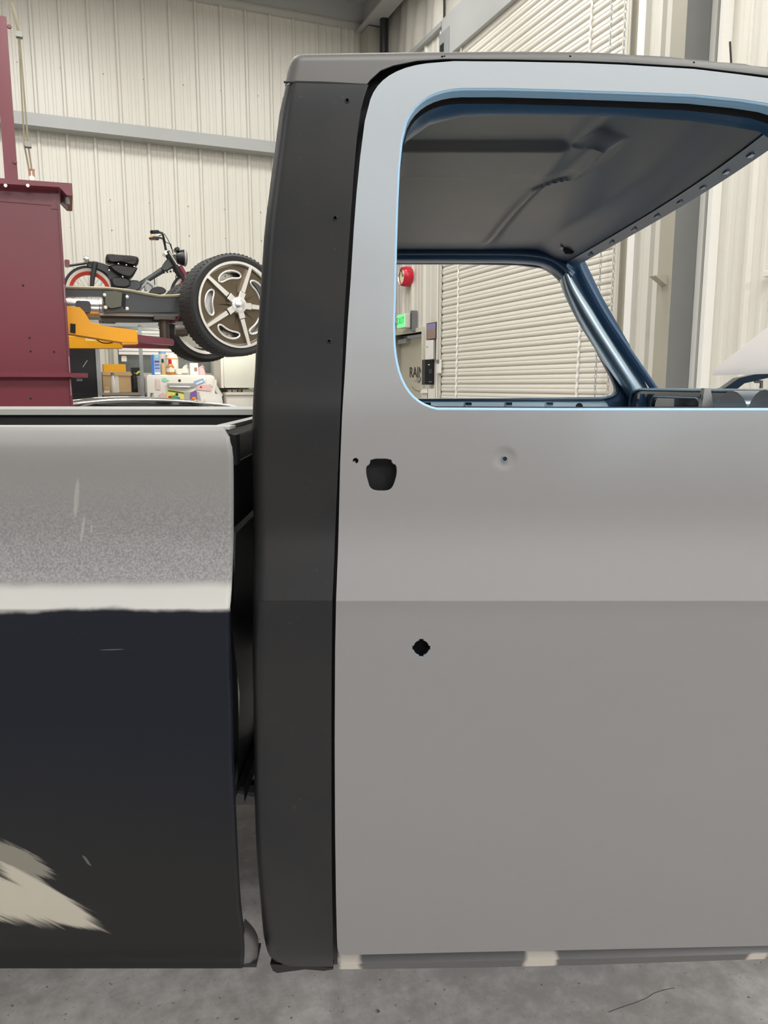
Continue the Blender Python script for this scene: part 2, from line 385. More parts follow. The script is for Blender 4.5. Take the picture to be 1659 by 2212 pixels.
# right wall, with an opening for the roller shutter and the exit door
s955 = atA(957, 700, AA)[0]; s1335 = atA(1338, 520, AA)[0]                  # shutter: from b=s1335 (near) to b=s955 (far)
d850 = atA(858, 760, AA)[0]; d915 = atA(915, 760, AA)[0]; dz = atA(900, 718, AA)[1]; DT = 4.93
wr = MB()
def wbx(b0, b1, z0, z1, mb=wr): mb.box((AA+.02, b0, z0), (AA+.2, b1, z1))
wbx(-8, s1335, 0, 6.4); wbx(s1335, s955, DT, 6.4); wbx(s955, d915, 0, 6.4); wbx(d915, d850+.12, dz, 6.4); wbx(d850+.12, BB+.2, 0, 6.4)
wro = struct(wr.build('wall_right', M['wall2'])); wro.rotation_euler.z = TH
RZ = Matrix.Rotation(R(-90), 4, 'Z')            # local x of a sheet runs to -b, ribs point to -a
def rsheet(b_hi, z0, z1, w):
    mb = rib_sheet(z0, z1, w, w/max(1, round(w/.305))); o = mb.build('wall_panel', M['wall'], wro, kind='structure')
    o.rotation_euler.z = R(-90); o.location = (AA, b_hi, 0)
ztrim = atA(940, 78, AA)[1]
def run(b1, b0, z0, z1):
    b = b1
    while b-b0 > .05:
        w = min(.915, b-b0); rsheet(b, z0, z1, w); b -= w
run(BB, d850+.12, 0, ztrim); run(d850+.12, d915, dz+.02, ztrim); run(d915, s955+.1, 0, ztrim)
run(s1335-.05, -1.5, 0, 6.2)
# plain liner above with soft folds
lp = MB(); n = 70
vs = []; fs = []
for i in range(n+1):
    b = lerp(s955+.05, BB, i/n)
    for j in range(6):
        z = lerp(ztrim+.02, 6.3, j/5); vs.append((AA-.03-.02*math.sin(b*9+.5*math.sin(j))-.015*math.sin(b*23+j), b, z))
for i in range(n):
    for j in range(5): fs.append((i*6+j, i*6+j+1, i*6+j+7, i*6+j+6))
lp.add(vs, fs); lp.build('insulation_liner', M['wall2'], wro, smooth=80)
def rt(name, pts, z0, z1, m, kids=None):        # trim in building frame from an a-b footprint box
    mb = MB()
    for (a0, a1, b0, b1) in pts: mb.box((a0, b0, z0), (a1, b1, z1))
    o = struct(mb.build(name, m)); o.rotation_euler.z = TH; return o
rt('trim_3', [(AA-.07, AA, s955, BB)], ztrim-.02, ztrim+.03, M['steel'])
# corner column + rafter along the right wall
cb = BB-.35
rt('trim_4', [(AA-.32, AA-.30, BB-.35, BB-.05), (AA-.32, AA-.05, BB-.36, BB-.34)], 0, 5.88, M['steel_tan'])
rf = MB(); rf.box((AA-.38, -6, 5.90), (AA-.15, BB-.05, 5.92)); rf.box((AA-.28, -6, 5.92), (AA-.27, BB-.05, 6.3)); rf.box((AA-.38, -6, 6.3), (AA-.15, BB-.05, 6.32))
o = struct(rf.build('trim_5', M['steel'])); o.rotation_euler.z = TH
pp = MB(); pp.tube([(AA-.18, BB-.55, 0), (AA-.18, BB-.55, 5.98)], .055, 12)
dp = pp.build('drain_pipe', M['black'], smooth=True); dp.rotation_euler.z = TH; T(dp, 'black vertical pipe in the far corner beside the tan steel column', 'pipe')
# steel column on the right wall
b0 = AA/math.tan(math.atan((1500-829.5)/1690)+TH)
a_in = b0*math.tan(math.atan((1439-829.5)/1690)+TH)
b1 = a_in/math.tan(math.atan((1409-829.5)/1690)+TH)
cm = MB(); cm.box((a_in, b0, 0), (a_in+.016, b1, 6.2)); cm.box((AA-.05, b0, 0), (AA-.035, b1, 6.2)); cm.box((a_in+.016, (b0+b1)/2-.006, 0), (AA-.05, (b0+b1)/2+.006, 6.2))
cm.box((a_in+.012, b0+.002, 0), (AA-.045, b0+.012, 6.2))
o = struct(cm.build('trim_6', M['steel_dk'])); o.rotation_euler.z = TH
fa = MB(); fa.box((a_in-.004, b0+.001, 0), (a_in, b1, 6.2)); f_ = fa.build('column_flange', M['steel_tan'], o)
bz = atA(1438, 598, a_in)[1]
br = MB(); br.prism([(a_in-.11, bz), (a_in, bz+.012), (a_in, bz), (a_in, bz-.06)], (b0+b1)/2-.03, (b0+b1)/2+.03)
br = br.build('column_bracket', M['steel_tan'], o)
# white jamb strips to the right of the column
for i, (p0, p1, pr, mm) in enumerate([(1500, 1511, .05, M['white']), (1511, 1523, .03, M['steel']), (1523, 1532, .075, M['white'])]):
    e = lambda p: AA/math.tan(math.atan((p-829.5)/1690)+TH)
    rt('trim_%d' % (7+i), [(AA-pr, AA, e(p1), e(p0))], 0, 6.2, mm)
# ---- roller shutter
d2 = empty('door_2', W(0, 0), TH, kind='structure')
PIT = .0885; NS = int(DT/PIT)+1; WD = s955-s1335
prof = [(0, 0), (-.004, .002), (-.013, .008), (-.0165, .018), (-.0165, .032), (-.014, .040), (-.0105, .043), (-.0135, .046), (-.0135, .058), (-.012, .070), (-.0085, .080), (-.002, .0865), (0, .0875)]
sl = MB(); n = len(prof)
sl.add([(p[0], y, p[1]) for y in (0, WD) for p in prof]+[(.004, y, zz) for y in (0, WD) for zz in (0, .0875)],
       [(i, i+1, n+i+1, n+i) for i in range(n-1)]+[(2*n, 2*n+2, 2*n+3, 2*n+1)])
s0 = sl.build('slat', M['slat'], d2, smooth=50); s0.location = (AA, s1335, 0)
for i in range(1, NS):
    c = s0.copy(); COL.objects.link(c); c.parent = d2; c.location = (AA+random.uniform(-.001, .001), s1335, i*PIT)
gd = MB()
for (bb, sg) in ((s955, 1), (s1335, -1)):
    lo, hi = sorted((bb, bb+sg*(.055 if sg > 0 else .10))); gd.box((AA-(.035 if sg > 0 else .06), lo, 0), (AA-.02, hi, DT+.1)); gd.box((AA-(.035 if sg > 0 else .06), hi-.012 if sg > 0 else lo, 0), (AA+.05, hi if sg > 0 else lo+.012, DT+.1))
gd.build('guide_rail', M['cream'], d2)
gd = MB(); lo, hi = s1335-.24, s1335-.16; gd.box((AA-.05, lo, 0), (AA, hi, 6.1)); gd.build('jamb_trim', M['white'], d2)
hd = MB(); hd.box((AA-.07, s1335-.1, DT+.02), (AA-.055, s955-.02, DT+.42)); hd.box((AA-.07, s1335-.1, DT+.0), (AA, s955-.02, DT+.02)); hd.build('header_channel', M['steel'], d2)
hb = MB(); hb.box((AA-.08, s955-.22, DT-.26), (AA-.02, s955+.02, DT+.28)); hb.build('header_bracket', M['galv'], d2)
mo = MB(); mo.box((AA-.085, s955-.10, DT-.02), (AA-.08, s955-.01, DT+.16)); mo.build('bracket_opening', M['jet'], d2)
vp = MB(); vp.box((AA-.035, s955+.065, 0), (AA, s955+.10, DT+.45)); vp.build('jamb_trim', M['white'], d2)
en = MB()
for i in range(NS): en.box((AA-.03, s955-.012, i*PIT+.02), (AA-.012, s955+.002, i*PIT+.055))
en.build('end_locks', M['galv'], d2, kind='stuff')
for px in (990, 1253):                           # wavy pull tapes lying over the slats
    bb = atA(px, 780, AA)[0]; pts = []
    for i in range(NS*4):
        z = i*PIT/4; pts.append((AA-.024+.006*math.cos(i*math.pi/2), bb+.006*math.sin(i*math.pi/2+.6)+.012*math.sin(z*2.1), z))
    mb = MB(); mb.tube(pts, .011, 5); mb.build('pull_tape', M['white'], d2, smooth=True)
for px in (1288, 1316):                          # hoist chain, two strands
    bb = atA(px, 780, AA-.1)[0]; mb = MB(); z = .7; i = 0
    while z < DT:
        ring = [(0, .010*math.cos(t), .02*math.sin(t)) for t in [2*math.pi*q/6 for q in range(6)]]
        a_ = R(90*(i % 2)+25); pts = [(AA-.1+p[1]*math.sin(a_), bb+p[1]*math.cos(a_), z+p[2]) for p in ring]
        mb.tube(pts, .0032, 3, closed=True); z += .031; i += 1
    mb.build('hoist_chain', M['galv'], d2, kind='stuff')
# ---- exit door with its frame and lettering
d1 = empty('door_1', W(0, 0), TH, kind='structure')
lf = MB(); lf.box((AA+.10, d915, .01), (AA+.145, d850+.12, dz-.05)); lf.build('door_leaf', M['doorleaf'], d1)
fr = MB(); fr.box((AA-.03, d915-.05, 0), (AA+.15, d915, dz+.05)); fr.box((AA-.03, d850+.12, 0), (AA+.15, d850+.17, dz+.05)); fr.box((AA-.03, d915, dz-.0), (AA+.15, d850+.12, dz+.05)); fr.build('door_frame', M['cream'], d1)
cs = MB(); bq = atA(874, 735, AA+.08)[0]; cs.box((AA+.04, bq-.14, dz-.11), (AA+.1, bq+.14, dz-.05)); cs.build('door_closer', M['steel'], d1)
def text(body, size, loc, mt, parent, name, rot=(R(90), 0, R(-90)), ext=.002):
    cu = bpy.data.curves.new(name, 'FONT'); cu.body = body; cu.size = size; cu.extrude = ext; cu.align_x = 'CENTER'; cu.align_y = 'CENTER'
    t = bpy.data.objects.new(name, cu); COL.objects.link(t); dg = bpy.context.evaluated_depsgraph_get(); me = bpy.data.meshes.new_from_object(t.evaluated_get(dg))
    bpy.data.objects.remove(t); me.materials.clear(); me.materials.append(mt); o = link(name, me, parent); o.location = loc; o.rotation_euler = rot; return o
tb, tz = atA(898, 805, AA+.09)
text('RAIN', .19, (AA+.097, tb, tz), M['ink'], d1, 'door_lettering')
tb2, tz2 = atA(902, 821, AA+.09)
text('- GA', .11, (AA+.097, tb2, tz2), M['steel_dk'], d1, 'door_lettering')
arc = MB(); arc.tube([(AA+.098, tb2-.02+.42*math.sin(R(a)), tz2+.28-.42*math.cos(R(a))) for a in range(-30, 31, 6)], .004, 4); arc.build('lettering_arc', M['steel_dk'], d1)
# ------------------------------------------------------------------ the pickup truck
def sq(f0): return f0
_z = lambda py, Y: atY(829, py, Y).z
SHOULDER = []; _y = 1.044
for _p in range(1298, 1079, -1):
    if _p in (1298, 1080) or (_p % 8 == 0 and _p < 1294): SHOULDER.append((_p, _y))
    _t = min(1, max(0, (_p-1070)/160)); _y += 2.5e-5+2.35e-4*_t*_t*(3-2*_t)
SHOULDER[-1] = (1080, _y)
cab_up = interp([(_z(py, Y), Y) for py, Y in [(100, 1.262), (200, 1.236), (300, 1.213), (450, 1.180), (620, 1.146), (780, 1.113), (887, 1.0945), (960, 1.0895)]+SHOULDER])
cab_dn = interp([(_z(py, Y), Y) for py, Y in [(1298, 1.044), (1320, 1.0455), (1400, 1.0475), (1550, 1.053), (1750, 1.062), (1900, 1.074), (2000, 1.087), (2063, 1.100), (2110, 1.125)]])
ZCR = _z(1298, 1.044)
def S_cab(x, z):
    w = .0018; t = (z-ZCR)/w
    if t > 1: return cab_up(z)
    if t < -1: return cab_dn(z)
    k = .5+.5*t; k = k*k*(3-2*k)
    return lerp(cab_dn(z), cab_up(z), k)
def S_off(S, d): return lambda x, z: S(x, z)+d
def P(px, py, S):                                # pixel -> (x, z) on the side surface
    Y = 1.08
    for _ in range(12):
        p = atY(px, py, Y); Y = S(p.x, p.z)
    return (p.x, p.z)
def panel(name, outline, S, mt, parent, holes=(), thick=.003, edge=None, dz=.014, dx=.04, xs=(), zs=(), flip=1):
    """sheet-metal panel: an x-z outline with holes laid on the surface y = S(x, z); analytic normals"""
    bm = bmesh.new(); es = []
    for lp in [outline]+list(holes):
        vs = [bm.verts.new((p[0], 0, p[1])) for p in lp]
        es += [bm.edges.new((vs[i], vs[(i+1) % len(vs)])) for i in range(len(vs))]
    bmesh.ops.triangle_fill(bm, edges=es, use_beauty=True, normal=(0, -1, 0))
    X = [v.co.x for v in bm.verts]; Z = [v.co.z for v in bm.verts]
    cuts = [((0, 0, 1), (0, 0, z)) for z in [min(Z)+dz*(i+1) for i in range(int((max(Z)-min(Z))/dz))]+list(zs)]
    cuts += [((1, 0, 0), (x, 0, 0)) for x in [min(X)+dx*(i+1) for i in range(int((max(X)-min(X))/dx))]+list(xs)]
    for no, c in cuts: bmesh.ops.bisect_plane(bm, geom=bm.verts[:]+bm.edges[:]+bm.faces[:], dist=1e-6, plane_co=c, plane_no=no)
    bmesh.ops.remove_doubles(bm, verts=bm.verts, dist=1e-6)
    bm.verts.ensure_lookup_table()
    front = [v.co.copy() for v in bm.verts]; nf = len(front)
    for i, v in enumerate(bm.verts): v.index = i
    vs = []; ns = []
    for p in front:
        y = S(p.x, p.z); e = 1e-3
        nx = -(S(p.x+e, p.z)-S(p.x-e, p.z))/(2*e); nz = -(S(p.x, p.z+e)-S(p.x, p.z-e))/(2*e)
        vs.append((p.x, y, p.z)); ns.append(Vector((-nx, -1, -nz)).normalized())
    vs += [(v[0], v[1]+thick*flip, v[2]) for v in vs]
    faces = []; kind = []
    for f in bm.faces:
        ids = [v.index for v in f.verts]
        a, b, c = [front[i] for i in ids[:3]]
        nrm = (b-a).cross(c-a)
        if nrm.y > 0: ids.reverse()
        faces.append(ids); kind.append(0); faces.append([i+nf for i in reversed(ids)]); kind.append(1)
    for e in bm.edges:
        if len(e.link_faces) == 1:
            f = e.link_faces[0]; ids = [v.index for v in f.verts]
            a, b = e.verts[0].index, e.verts[1].index
            k = ids.index(a); nxt = ids[(k+1) % len(ids)]
            nrm = (front[ids[1]]-front[ids[0]]).cross(front[ids[2]]-front[ids[0]])
            fwd = (nxt == b)
            if nrm.y > 0: fwd = not fwd
            if not fwd: a, b = b, a
            faces.append([b, a, a+nf, b+nf]); kind.append(2)
    bm.free()
    me = bpy.data.meshes.new(name); me.from_pydata(vs, [], faces); me.update()
    me.materials.append(mt)
    if edge: me.materials.append(edge)
    me.shade_smooth(); cn = []
    for i, pl in enumerate(me.polygons):
        k = kind[i]
        if k == 2 and edge: pl.material_index = 1
        for li in pl.loop_indices:
            vi = me.loops[li].vertex_index
            if k == 2: cn.append(tuple(pl.normal))
            else:
                q = ns[vi % nf]; q = q if k == 0 else -q; cn.append(tuple(q))
    me.normals_split_custom_set(cn)
    return link(name, me, parent)
def LP(pts, S): return [p[1:] if p[0] == 'w' else P(p[0], p[1], S) for p in pts]
def arc_pts(p0, pc, p1, n=6):                    # quadratic corner
    return [(lerp(lerp(p0[0], pc[0], t), lerp(pc[0], p1[0], t), t), lerp(lerp(p0[1], pc[1], t), lerp(pc[1], p1[1], t), t)) for t in [i/n for i in range(n+1)]]
def pcirc(px, py, r, S, n=14): return [P(px+r*math.cos(2*math.pi*k/n), py+r*math.sin(2*math.pi*k/n), S) for k in range(n)]

truck = empty('pickup_truck', (0, 2.05, 0)); T(truck, 'bare-metal pickup truck in grey and dark primer, door and bed in the foreground', 'truck')
class Sub:                                       # parts are modelled in world space: shift them under the truck's empty
    pass
def tp(o):
    for v in o.data.vertices: v.co.y -= 0
    o.location = (0, -2.05, 0); return o

# --- near door outer skin
top_in = [(1659, 223), (1600, 214), (1500, 204), (1350, 198), (1200, 193), (1080, 190), (1000, 190)]
win_l = arc_pts((1000, 190), (905, 193), (876, 262), 8)+[(866, 300), (860, 360), (856, 440), (853, 540), (851, 640), (849, 700), (850, 745)]
win_c = arc_pts((852, 765), (866, 872), (945, 886), 10)
xr_top = P(1659, 223, S_cab); zb = P(1300, 887, S_cab)[1]
win = [P(*p, S_cab) for p in top_in]+[P(*p, S_cab) for p in win_l[1:]]+[P(*p, S_cab) for p in win_c]+[P(1200, 887, S_cab), P(1655, 887, S_cab), (.86, zb), (.90, zb+.02)]
win += [(.885, zb+.06), (.80, zb+.20), (xr_top[0]+.125, xr_top[1]-.085), (xr_top[0]+.09, xr_top[1]-.04), (xr_top[0]+.04, xr_top[1]-.013)]
dl = [(1659, 169), (1600, 161), (1500, 149), (1350, 140), (1250, 136), (1100, 133), (980, 132), (920, 137)]+arc_pts((920, 137), (822, 150), (800, 215), 8)[1:]
dl += [(788, 262), (778, 340), (770, 420), (764, 500), (758, 600), (751, 700), (744, 820), (739, 900), (735, 1000), (732, 1120), (729, 1220), (726, 1298), (724, 1400), (723, 1600), (724, 1800), (726, 1950), (728, 2030)]
dl += arc_pts((729, 2048), (730, 2063), (745, 2063), 4)+[(1000, 2057), (1300, 2051), (1655, 2043)]
xt = P(1659, 169, S_cab); zbot = P(1655, 2043, S_cab)[1]
dout = [P(*p, S_cab) for p in dl]+[(.93, zbot+.012), (.955, zbot+.03), (.96, .9), (.96, zb-.02), (.93, zb+.05), (.88, zb+.20), (xt[0]+.16, xt[1]-.07), (xt[0]+.10, xt[1]-.028), (xt[0]+.05, xt[1]-.011)]
h1 = [(800, 990), (845, 990), (848, 1001), (857, 1004), (858, 1024), (853, 1042), (848, 1054), (838, 1061), (810, 1061), (798, 1054), (794, 1040), (790, 1025), (790, 1007), (798, 1003)]
h1 = [P(*p, S_cab) for p in smooth_poly(h1, 1)]
h2 = pcirc(768, 995.5, 7, S_cab); h3 = pcirc(1090.5, 991.5, 6, S_cab)
def notched(px, py, r, S):
    o = []
    for k in range(4):
        a0 = k*90
        for a, rr in ((a0-14, r*1.09), (a0+14, r*1.09), (a0+17, r*.93), (a0+35, r*.95), (a0+55, r*.95), (a0+73, r*.93)):
            o.append(P(px+rr*math.cos(R(a)), py+rr*math.sin(R(a)), S))
    return o
h4 = notched(910, 1400, 19, S_cab)
pd = P(1090.5, 990, S_cab)
def S_door(x, z):
    y = S_cab(x, z); d = math.hypot(x-pd[0], z-pd[1])
    if d < .022: y += .0022*(math.cos(math.pi*min(1, max(0, (d-.006)/.014)))+1)/2
    # the window frame rolls inwards along its inner top edge
    return y
tp(panel('door_skin', dout, S_door, M['doorpaint'], truck, [win, h1, h2, h3, h4], thick=.006, edge=M['edge'], dz=.012,
   xs=[pd[0]+.004*i for i in range(-5, 6)], zs=[pd[1]+.004*i for i in range(-5, 6)]+[ZCR+.0008*i for i in range(-4, 5)]))
near_door = truck.children[-1]; near_door['label'] = 'pale grey primered door without glass, handle hole cut in it'
def rim(name, loop, S, r, mt, parent, d=.0):
    mb = MB(); mb.tube([(p[0], S(p[0], p[1])+d, p[1]) for p in loop], r, 6, closed=True); return mb.build(name, mt, parent, smooth=80)
# rolled edge of the window opening, turned inwards
wr_in = rim('window_edge', win, S_off(S_cab, .004), .0035, M['edge'], near_door)
tb_ = MB()
def offs(loop, d):                               # shrink (d>0) a closed loop
    n = len(loop); A = sum(loop[i][0]*loop[(i+1) % n][1]-loop[(i+1) % n][0]*loop[i][1] for i in range(n)); sg = 1 if A > 0 else -1; o = []
    for i in range(n):
        a, b = loop[i-1], loop[(i+1) % n]; t = Vector((b[0]-a[0], b[1]-a[1])).normalized(); o.append((loop[i][0]-t.y*d*sg, loop[i][1]+t.x*d*sg))
    return o
def loft(name, loops, mt, parent, smooth=60):     # loops of 3-D points joined in order
    n = len(loops[0]); mb = MB(); fs = []
    for k in range(len(loops)-1):
        for i in range(n): j = (i+1) % n; fs.append((k*n+i, k*n+j, (k+1)*n+j, (k+1)*n+i))
    mb.add([p for l in loops for p in l], fs); return mb.build(name, mt, parent, smooth=smooth)
def l3(loop, S, d, dz=0): return [(p[0], S(p[0], p[1])+d, p[1]+dz) for p in loop]
def band(name, l0, S, seq, mt, parent):           # seq of (inset, depth)
    return loft(name, [l3(offs(l0, a) if a else l0, S, d) for a, d in seq], mt, parent)
# edge of the opening: short roll, then the black run channel, then the blue inner frame
band('window_return', win, S_cab, [(0, .003), (.002, .010), (.003, .030)], M['edge'], near_door)
band('glass_run_channel', win, S_cab, [(-.010, .026), (-.012, .052), (.004, .055)], M['jet'], near_door)
inner = []
for p in win:
    dzz = 0
    inner.append(p)
winI = [(p[0]+(.004 if p[0] < .1 else 0), min(p[1], 9)-(.0 if p[1] < zb+.12 else .0)) for p in win]
def inner_frame():
    top_o = [(1659, 242), (1600, 230), (1500, 220), (1350, 211), (1200, 210), (1080, 209), (1000, 211), (930, 228), (893, 254), (868, 300), (850, 400), (842, 500), (836, 640), (834, 800), (850, 900), (900, 925), (1200, 925), (1655, 925)]
    top_i = [(1659, 271), (1600, 261), (1500, 247), (1350, 238), (1200, 236), (1080, 235), (1000, 238), (930, 256), (880, 292), (852, 330), (838, 420), (833, 510), (828, 640), (826, 800), (845, 908), (900, 930), (1200, 930), (1655, 930)]
    So = S_off(S_cab, .055); Si = S_off(S_cab, .085)
    ext_o = [(.93, zb-.03), (.90, zb+.03), (.84, zb+.17), (.76, xr_top[1]-.08)]
    ext_i = [(.90, zb-.03), (.87, zb+.03), (.81, zb+.15), (.735, xr_top[1]-.10)]
    lo = [P(*p, So) for p in top_o]+ext_o; li = [P(*p, Si) for p in top_i]+ext_i
    mid = [((a[0]*.85+b[0]*.15), (a[1]*.85+b[1]*.15)) for a, b in zip(lo, li)]
    mid2 = [((a[0]*.75+b[0]*.25), (a[1]*.75+b[1]*.25)) for a, b in zip(lo, li)]
    f = loft('inner_window_frame', [l3(lo, So, .03), l3(lo, So, .002), l3(mid, So, .0), l3(mid2, So, .005), l3(li, Si, .0), l3(li, Si, .03)], M['navy'], near_door, 40)
    return li
li = inner_frame()
# tabs in the channel
for px, py, w in ((1045, 194, 12), (1560, 212, 16), (1130, 193, 4)):
    q = P(px, py, S_off(S_cab, .03)); mb = MB(); mb.bbox((q[0]-w*.0009, S_cab(*q)+.028, q[1]-.006), (q[0]+w*.0009, S_cab(*q)+.034, q[1]+.004), .002); mb.build('clip_tab', M['blue_satin'], near_door)
# inner door shell behind the handle holes
ish = [P(*p, S_off(S_cab, .07)) for p in [(735, 905), (1655, 905)]]+[(.94, .9), (.94, zbot+.05)]+[P(*p, S_off(S_cab, .07)) for p in [(1300, 2030), (775, 2030)]]
panel('inner_door_panel', ish, S_off(S_cab, .045), M['inner_blue'], near_door, dz=.05, dx=.2)
q = P(823, 1025, S_off(S_cab, .05)); mb = MB(); mb.tube([(q[0]-.009, S_cab(*q)+.040, q[1]+.05), (q[0]-.004, S_cab(*q)+.040, q[1]-.05)], .003, 6); mb.build('latch_rod', M['blue_satin'], near_door)
bk = [P(*p, S_off(S_cab, .01)) for p in [(1078, 980), (1103, 980), (1103, 1004), (1078, 1004)]]; panel('hole_backing', bk, S_off(S_cab, .012), M['edge'], near_door)
bk = [P(*p, S_off(S_cab, .05)) for p in [(885, 1370), (935, 1370), (935, 1430), (885, 1430)]]; panel('hole_backing', bk, S_off(S_cab, .038), M['jet'], near_door)
bk = [P(*p, S_off(S_cab, .05)) for p in [(755, 980), (781, 980), (781, 1010), (755, 1010)]]; panel('hole_backing', bk, S_off(S_cab, .038), M['jet'], near_door)
q = P(766, 1002, S_cab); mb = MB(); mb.tube([(q[0]-.001, S_cab(*q)+.012, q[1]), (q[0]+.001, S_cab(*q)+.012, q[1]+.001)], .0028, 8); mb.build('lock_tab', M['white'], near_door)
for loop in (h1, h2, h3, h4): rim('hole_edge', loop, S_off(S_cab, .001), .0007, M['doorpaint'], near_door)

# --- cab corner panel (dark primer)
cl_ = [(612, 178), (600, 235), (590, 310), (578, 400), (567, 490), (559, 600), (552, 700), (546, 790), (541, 870), (539, 960), (541, 1060), (543, 1180), (541, 1298), (540, 1420), (543, 1580), (545, 1750), (549, 1850), (557, 1955), (564, 2030), (572, 2068), (583, 2082), (600, 2088)]
cr_ = [(720, 2089), (719, 2000), (717, 1900), (716, 1700), (716, 1500), (718, 1298), (721, 1230), (724, 1150), (728, 1060), (733, 950), (738, 830), (744, 680), (751, 570), (757, 480), (768, 330), (780, 235), (796, 183)]
cl_xz = [P(*p, S_off(S_cab, .0)) for p in cl_]
xl_f = interp([(z, x) for x, z in cl_xz])
CR = .022
def S_corner(x, z):
    y = S_cab(x, z); d = x-xl_f(z)
    if d < CR: d = max(d, 0); y += CR-math.sqrt(max(0, CR*CR-(CR-d)**2))
    return y
cr_xz = [P(*p, S_cab) for p in cr_]
xr_f = interp([(z, x) for x, z in cr_xz])
hs = [pcirc(750, 217, 4.5, S_cab, 10), pcirc(724, 471, 4.5, S_cab, 10), pcirc(711, 737, 4, S_cab, 10)]
zcut = [ZCR+.0008*i for i in range(-4, 5)]
# straighten: sample left edge densely from the smooth curve
def edge_curve(f, z0, z1, n): return [(f(lerp(z0, z1, i/n)), lerp(z0, z1, i/n)) for i in range(n+1)]
ztop = cl_xz[0][1]; zlo = cl_xz[-3][1]
outl = edge_curve(xl_f, ztop, zlo, 70)+[cl_xz[-2], cl_xz[-1]]+edge_curve(xr_f, cr_xz[0][1], cr_xz[-1][1], 70)
xsn = [min(p[0] for p in cl_xz)+.004*i for i in range(28)]
corner = tp(panel('cab_corner', outl, S_corner, M['primer'], truck, hs, thick=.004, dz=.012, dx=.03, xs=xsn, zs=zcut)); corner['label'] = 'dark satin primer cab corner'
for c_ in hs:
    rim('trim_hole_rim', c_, S_off(S_cab, -.0002), .0008, M['primer'], corner)
    cx = sum(p[0] for p in c_)/len(c_); cz = sum(p[1] for p in c_)/len(c_); mb = MB(); mb.lathe([(0, 0), (.006, 0)], Matrix.Translation((cx, S_cab(cx, cz)+.008, cz))@Matrix.Rotation(R(90), 4, 'X'), 10); mb.build('trim_hole', M['jet'], corner)
# --- roof skin: side band, seam, crown
rt_top = [(628, 127), (634, 122), (645, 119), (720, 118), (830, 116), (950, 114), (1100, 113), (1250, 115), (1350, 119), (1450, 126), (1500, 131), (1600, 140), (1659, 148)]
SR = lambda x, z: S_cab(x, z)
roof_low = [(612, 174), (700, 176), (793, 181), (800, 172), (822, 152), (850, 141), (900, 131), (960, 127), (1100, 128), (1250, 131), (1350, 135), (1500, 144), (1600, 156), (1659, 163)]
tops = [P(*p, S_off(S_cab, .018)) for p in rt_top]
xe = .74
tops_f = interp([(x, z) for x, z in tops]+[(.68, tops[-1][1]-.010), (xe, tops[-1][1]-.022)])
RR = .018
def S_roof(x, z):
    y = S_cab(x, z); d = tops_f(x)-z
    if d < RR: d = max(d, 0); y += RR-math.sqrt(max(0, RR*RR-(RR-d)**2))
    e = x-(-.158+.0*z); xl = tops[0][0]-.006
    d2 = x-lerp(P(612, 174, S_cab)[0], tops[0][0], min(1, max(0, (z-ztop)/.05)))
    if d2 < .02: d2 = max(d2, 0); y += .02-math.sqrt(max(0, .02*.02-(.02-d2)**2))
    return y
lows = [P(*p, SR) for p in roof_low]
rl = [P(612, 174, SR), P(616, 155, SR), P(622, 138, SR)]+tops+[(.68, tops_f(.68)), (.69, tops_f(.68)-.01), (.68, lows[-1][1]-.006)]+lows[::-1][:-1]
rh = [pcirc(955, 122, 2.6, S_cab, 8), pcirc(960, 121, 2.2, S_cab, 8), pcirc(1232, 121, 2.4, S_cab, 8), pcirc(1500, 134, 2.4, S_cab, 8)]
roof = panel('roof_side', rl, S_roof, M['roofp'], truck, rh, thick=.004, dz=.006, dx=.03, xs=[-.17+.004*i for i in range(12)], zs=[]); tp(roof)
def xhead(y): return .655+.095*math.sin(math.pi*min(1, max(0, (y-1.26)/1.58)))
def zhead(y): return 1.830+.042*math.sin(math.pi*min(1, max(0, (y-1.26)/1.58)))
def ss_(a, b, v): t = min(1, max(0, (v-a)/(b-a))); return t*t*(3-2*t)
mb = MB(); nx, ny = 24, 16; vs = []; fs = []
X0 = P(634, 122, SR)[0]+.005
for i in range(nx+1):
    for j in range(ny+1):
        t = j/ny; y = lerp(1.285, 2.815, t); x = lerp(X0, xhead(y)+.018, i/nx); zt = tops_f(x); y = lerp(S_cab(x, zt)+RR, 4.10-S_cab(x, zt)-RR, t)
        vs.append((x, y, lerp(zt-.0005+.035*math.sin(math.pi*t)**.8, zhead(y)+.014, ss_(-.12, 0, x-xhead(y)-.018))))
for i in range(nx):
    for j in range(ny): a = i*(ny+1)+j; fs.append((a, a+1, a+ny+2, a+ny+1))
mb.add(vs, fs); tp(mb.build('roof_crown', M['roofp'], truck, smooth=60))
sm = MB(); sm.tube([(x, S_cab(x, z)+.0015, z) for x, z in [P(613, 176.5, SR), P(700, 178.5, SR), P(793, 182.5, SR)]], .0016, 6)
tp(sm.build('roof_seam', M['jet'], truck, smooth=True))
q = (atY(1580, 140, 1.30).x, atY(1580, 142, 1.30).z); p2 = atY(1577, 90, 1.30); mb = MB(); mb.tube([(q[0], 1.30, q[1]-.0), (p2.x, 1.30, p2.z)], .0016, 6); tp(mb.build('antenna', M['black'], truck))
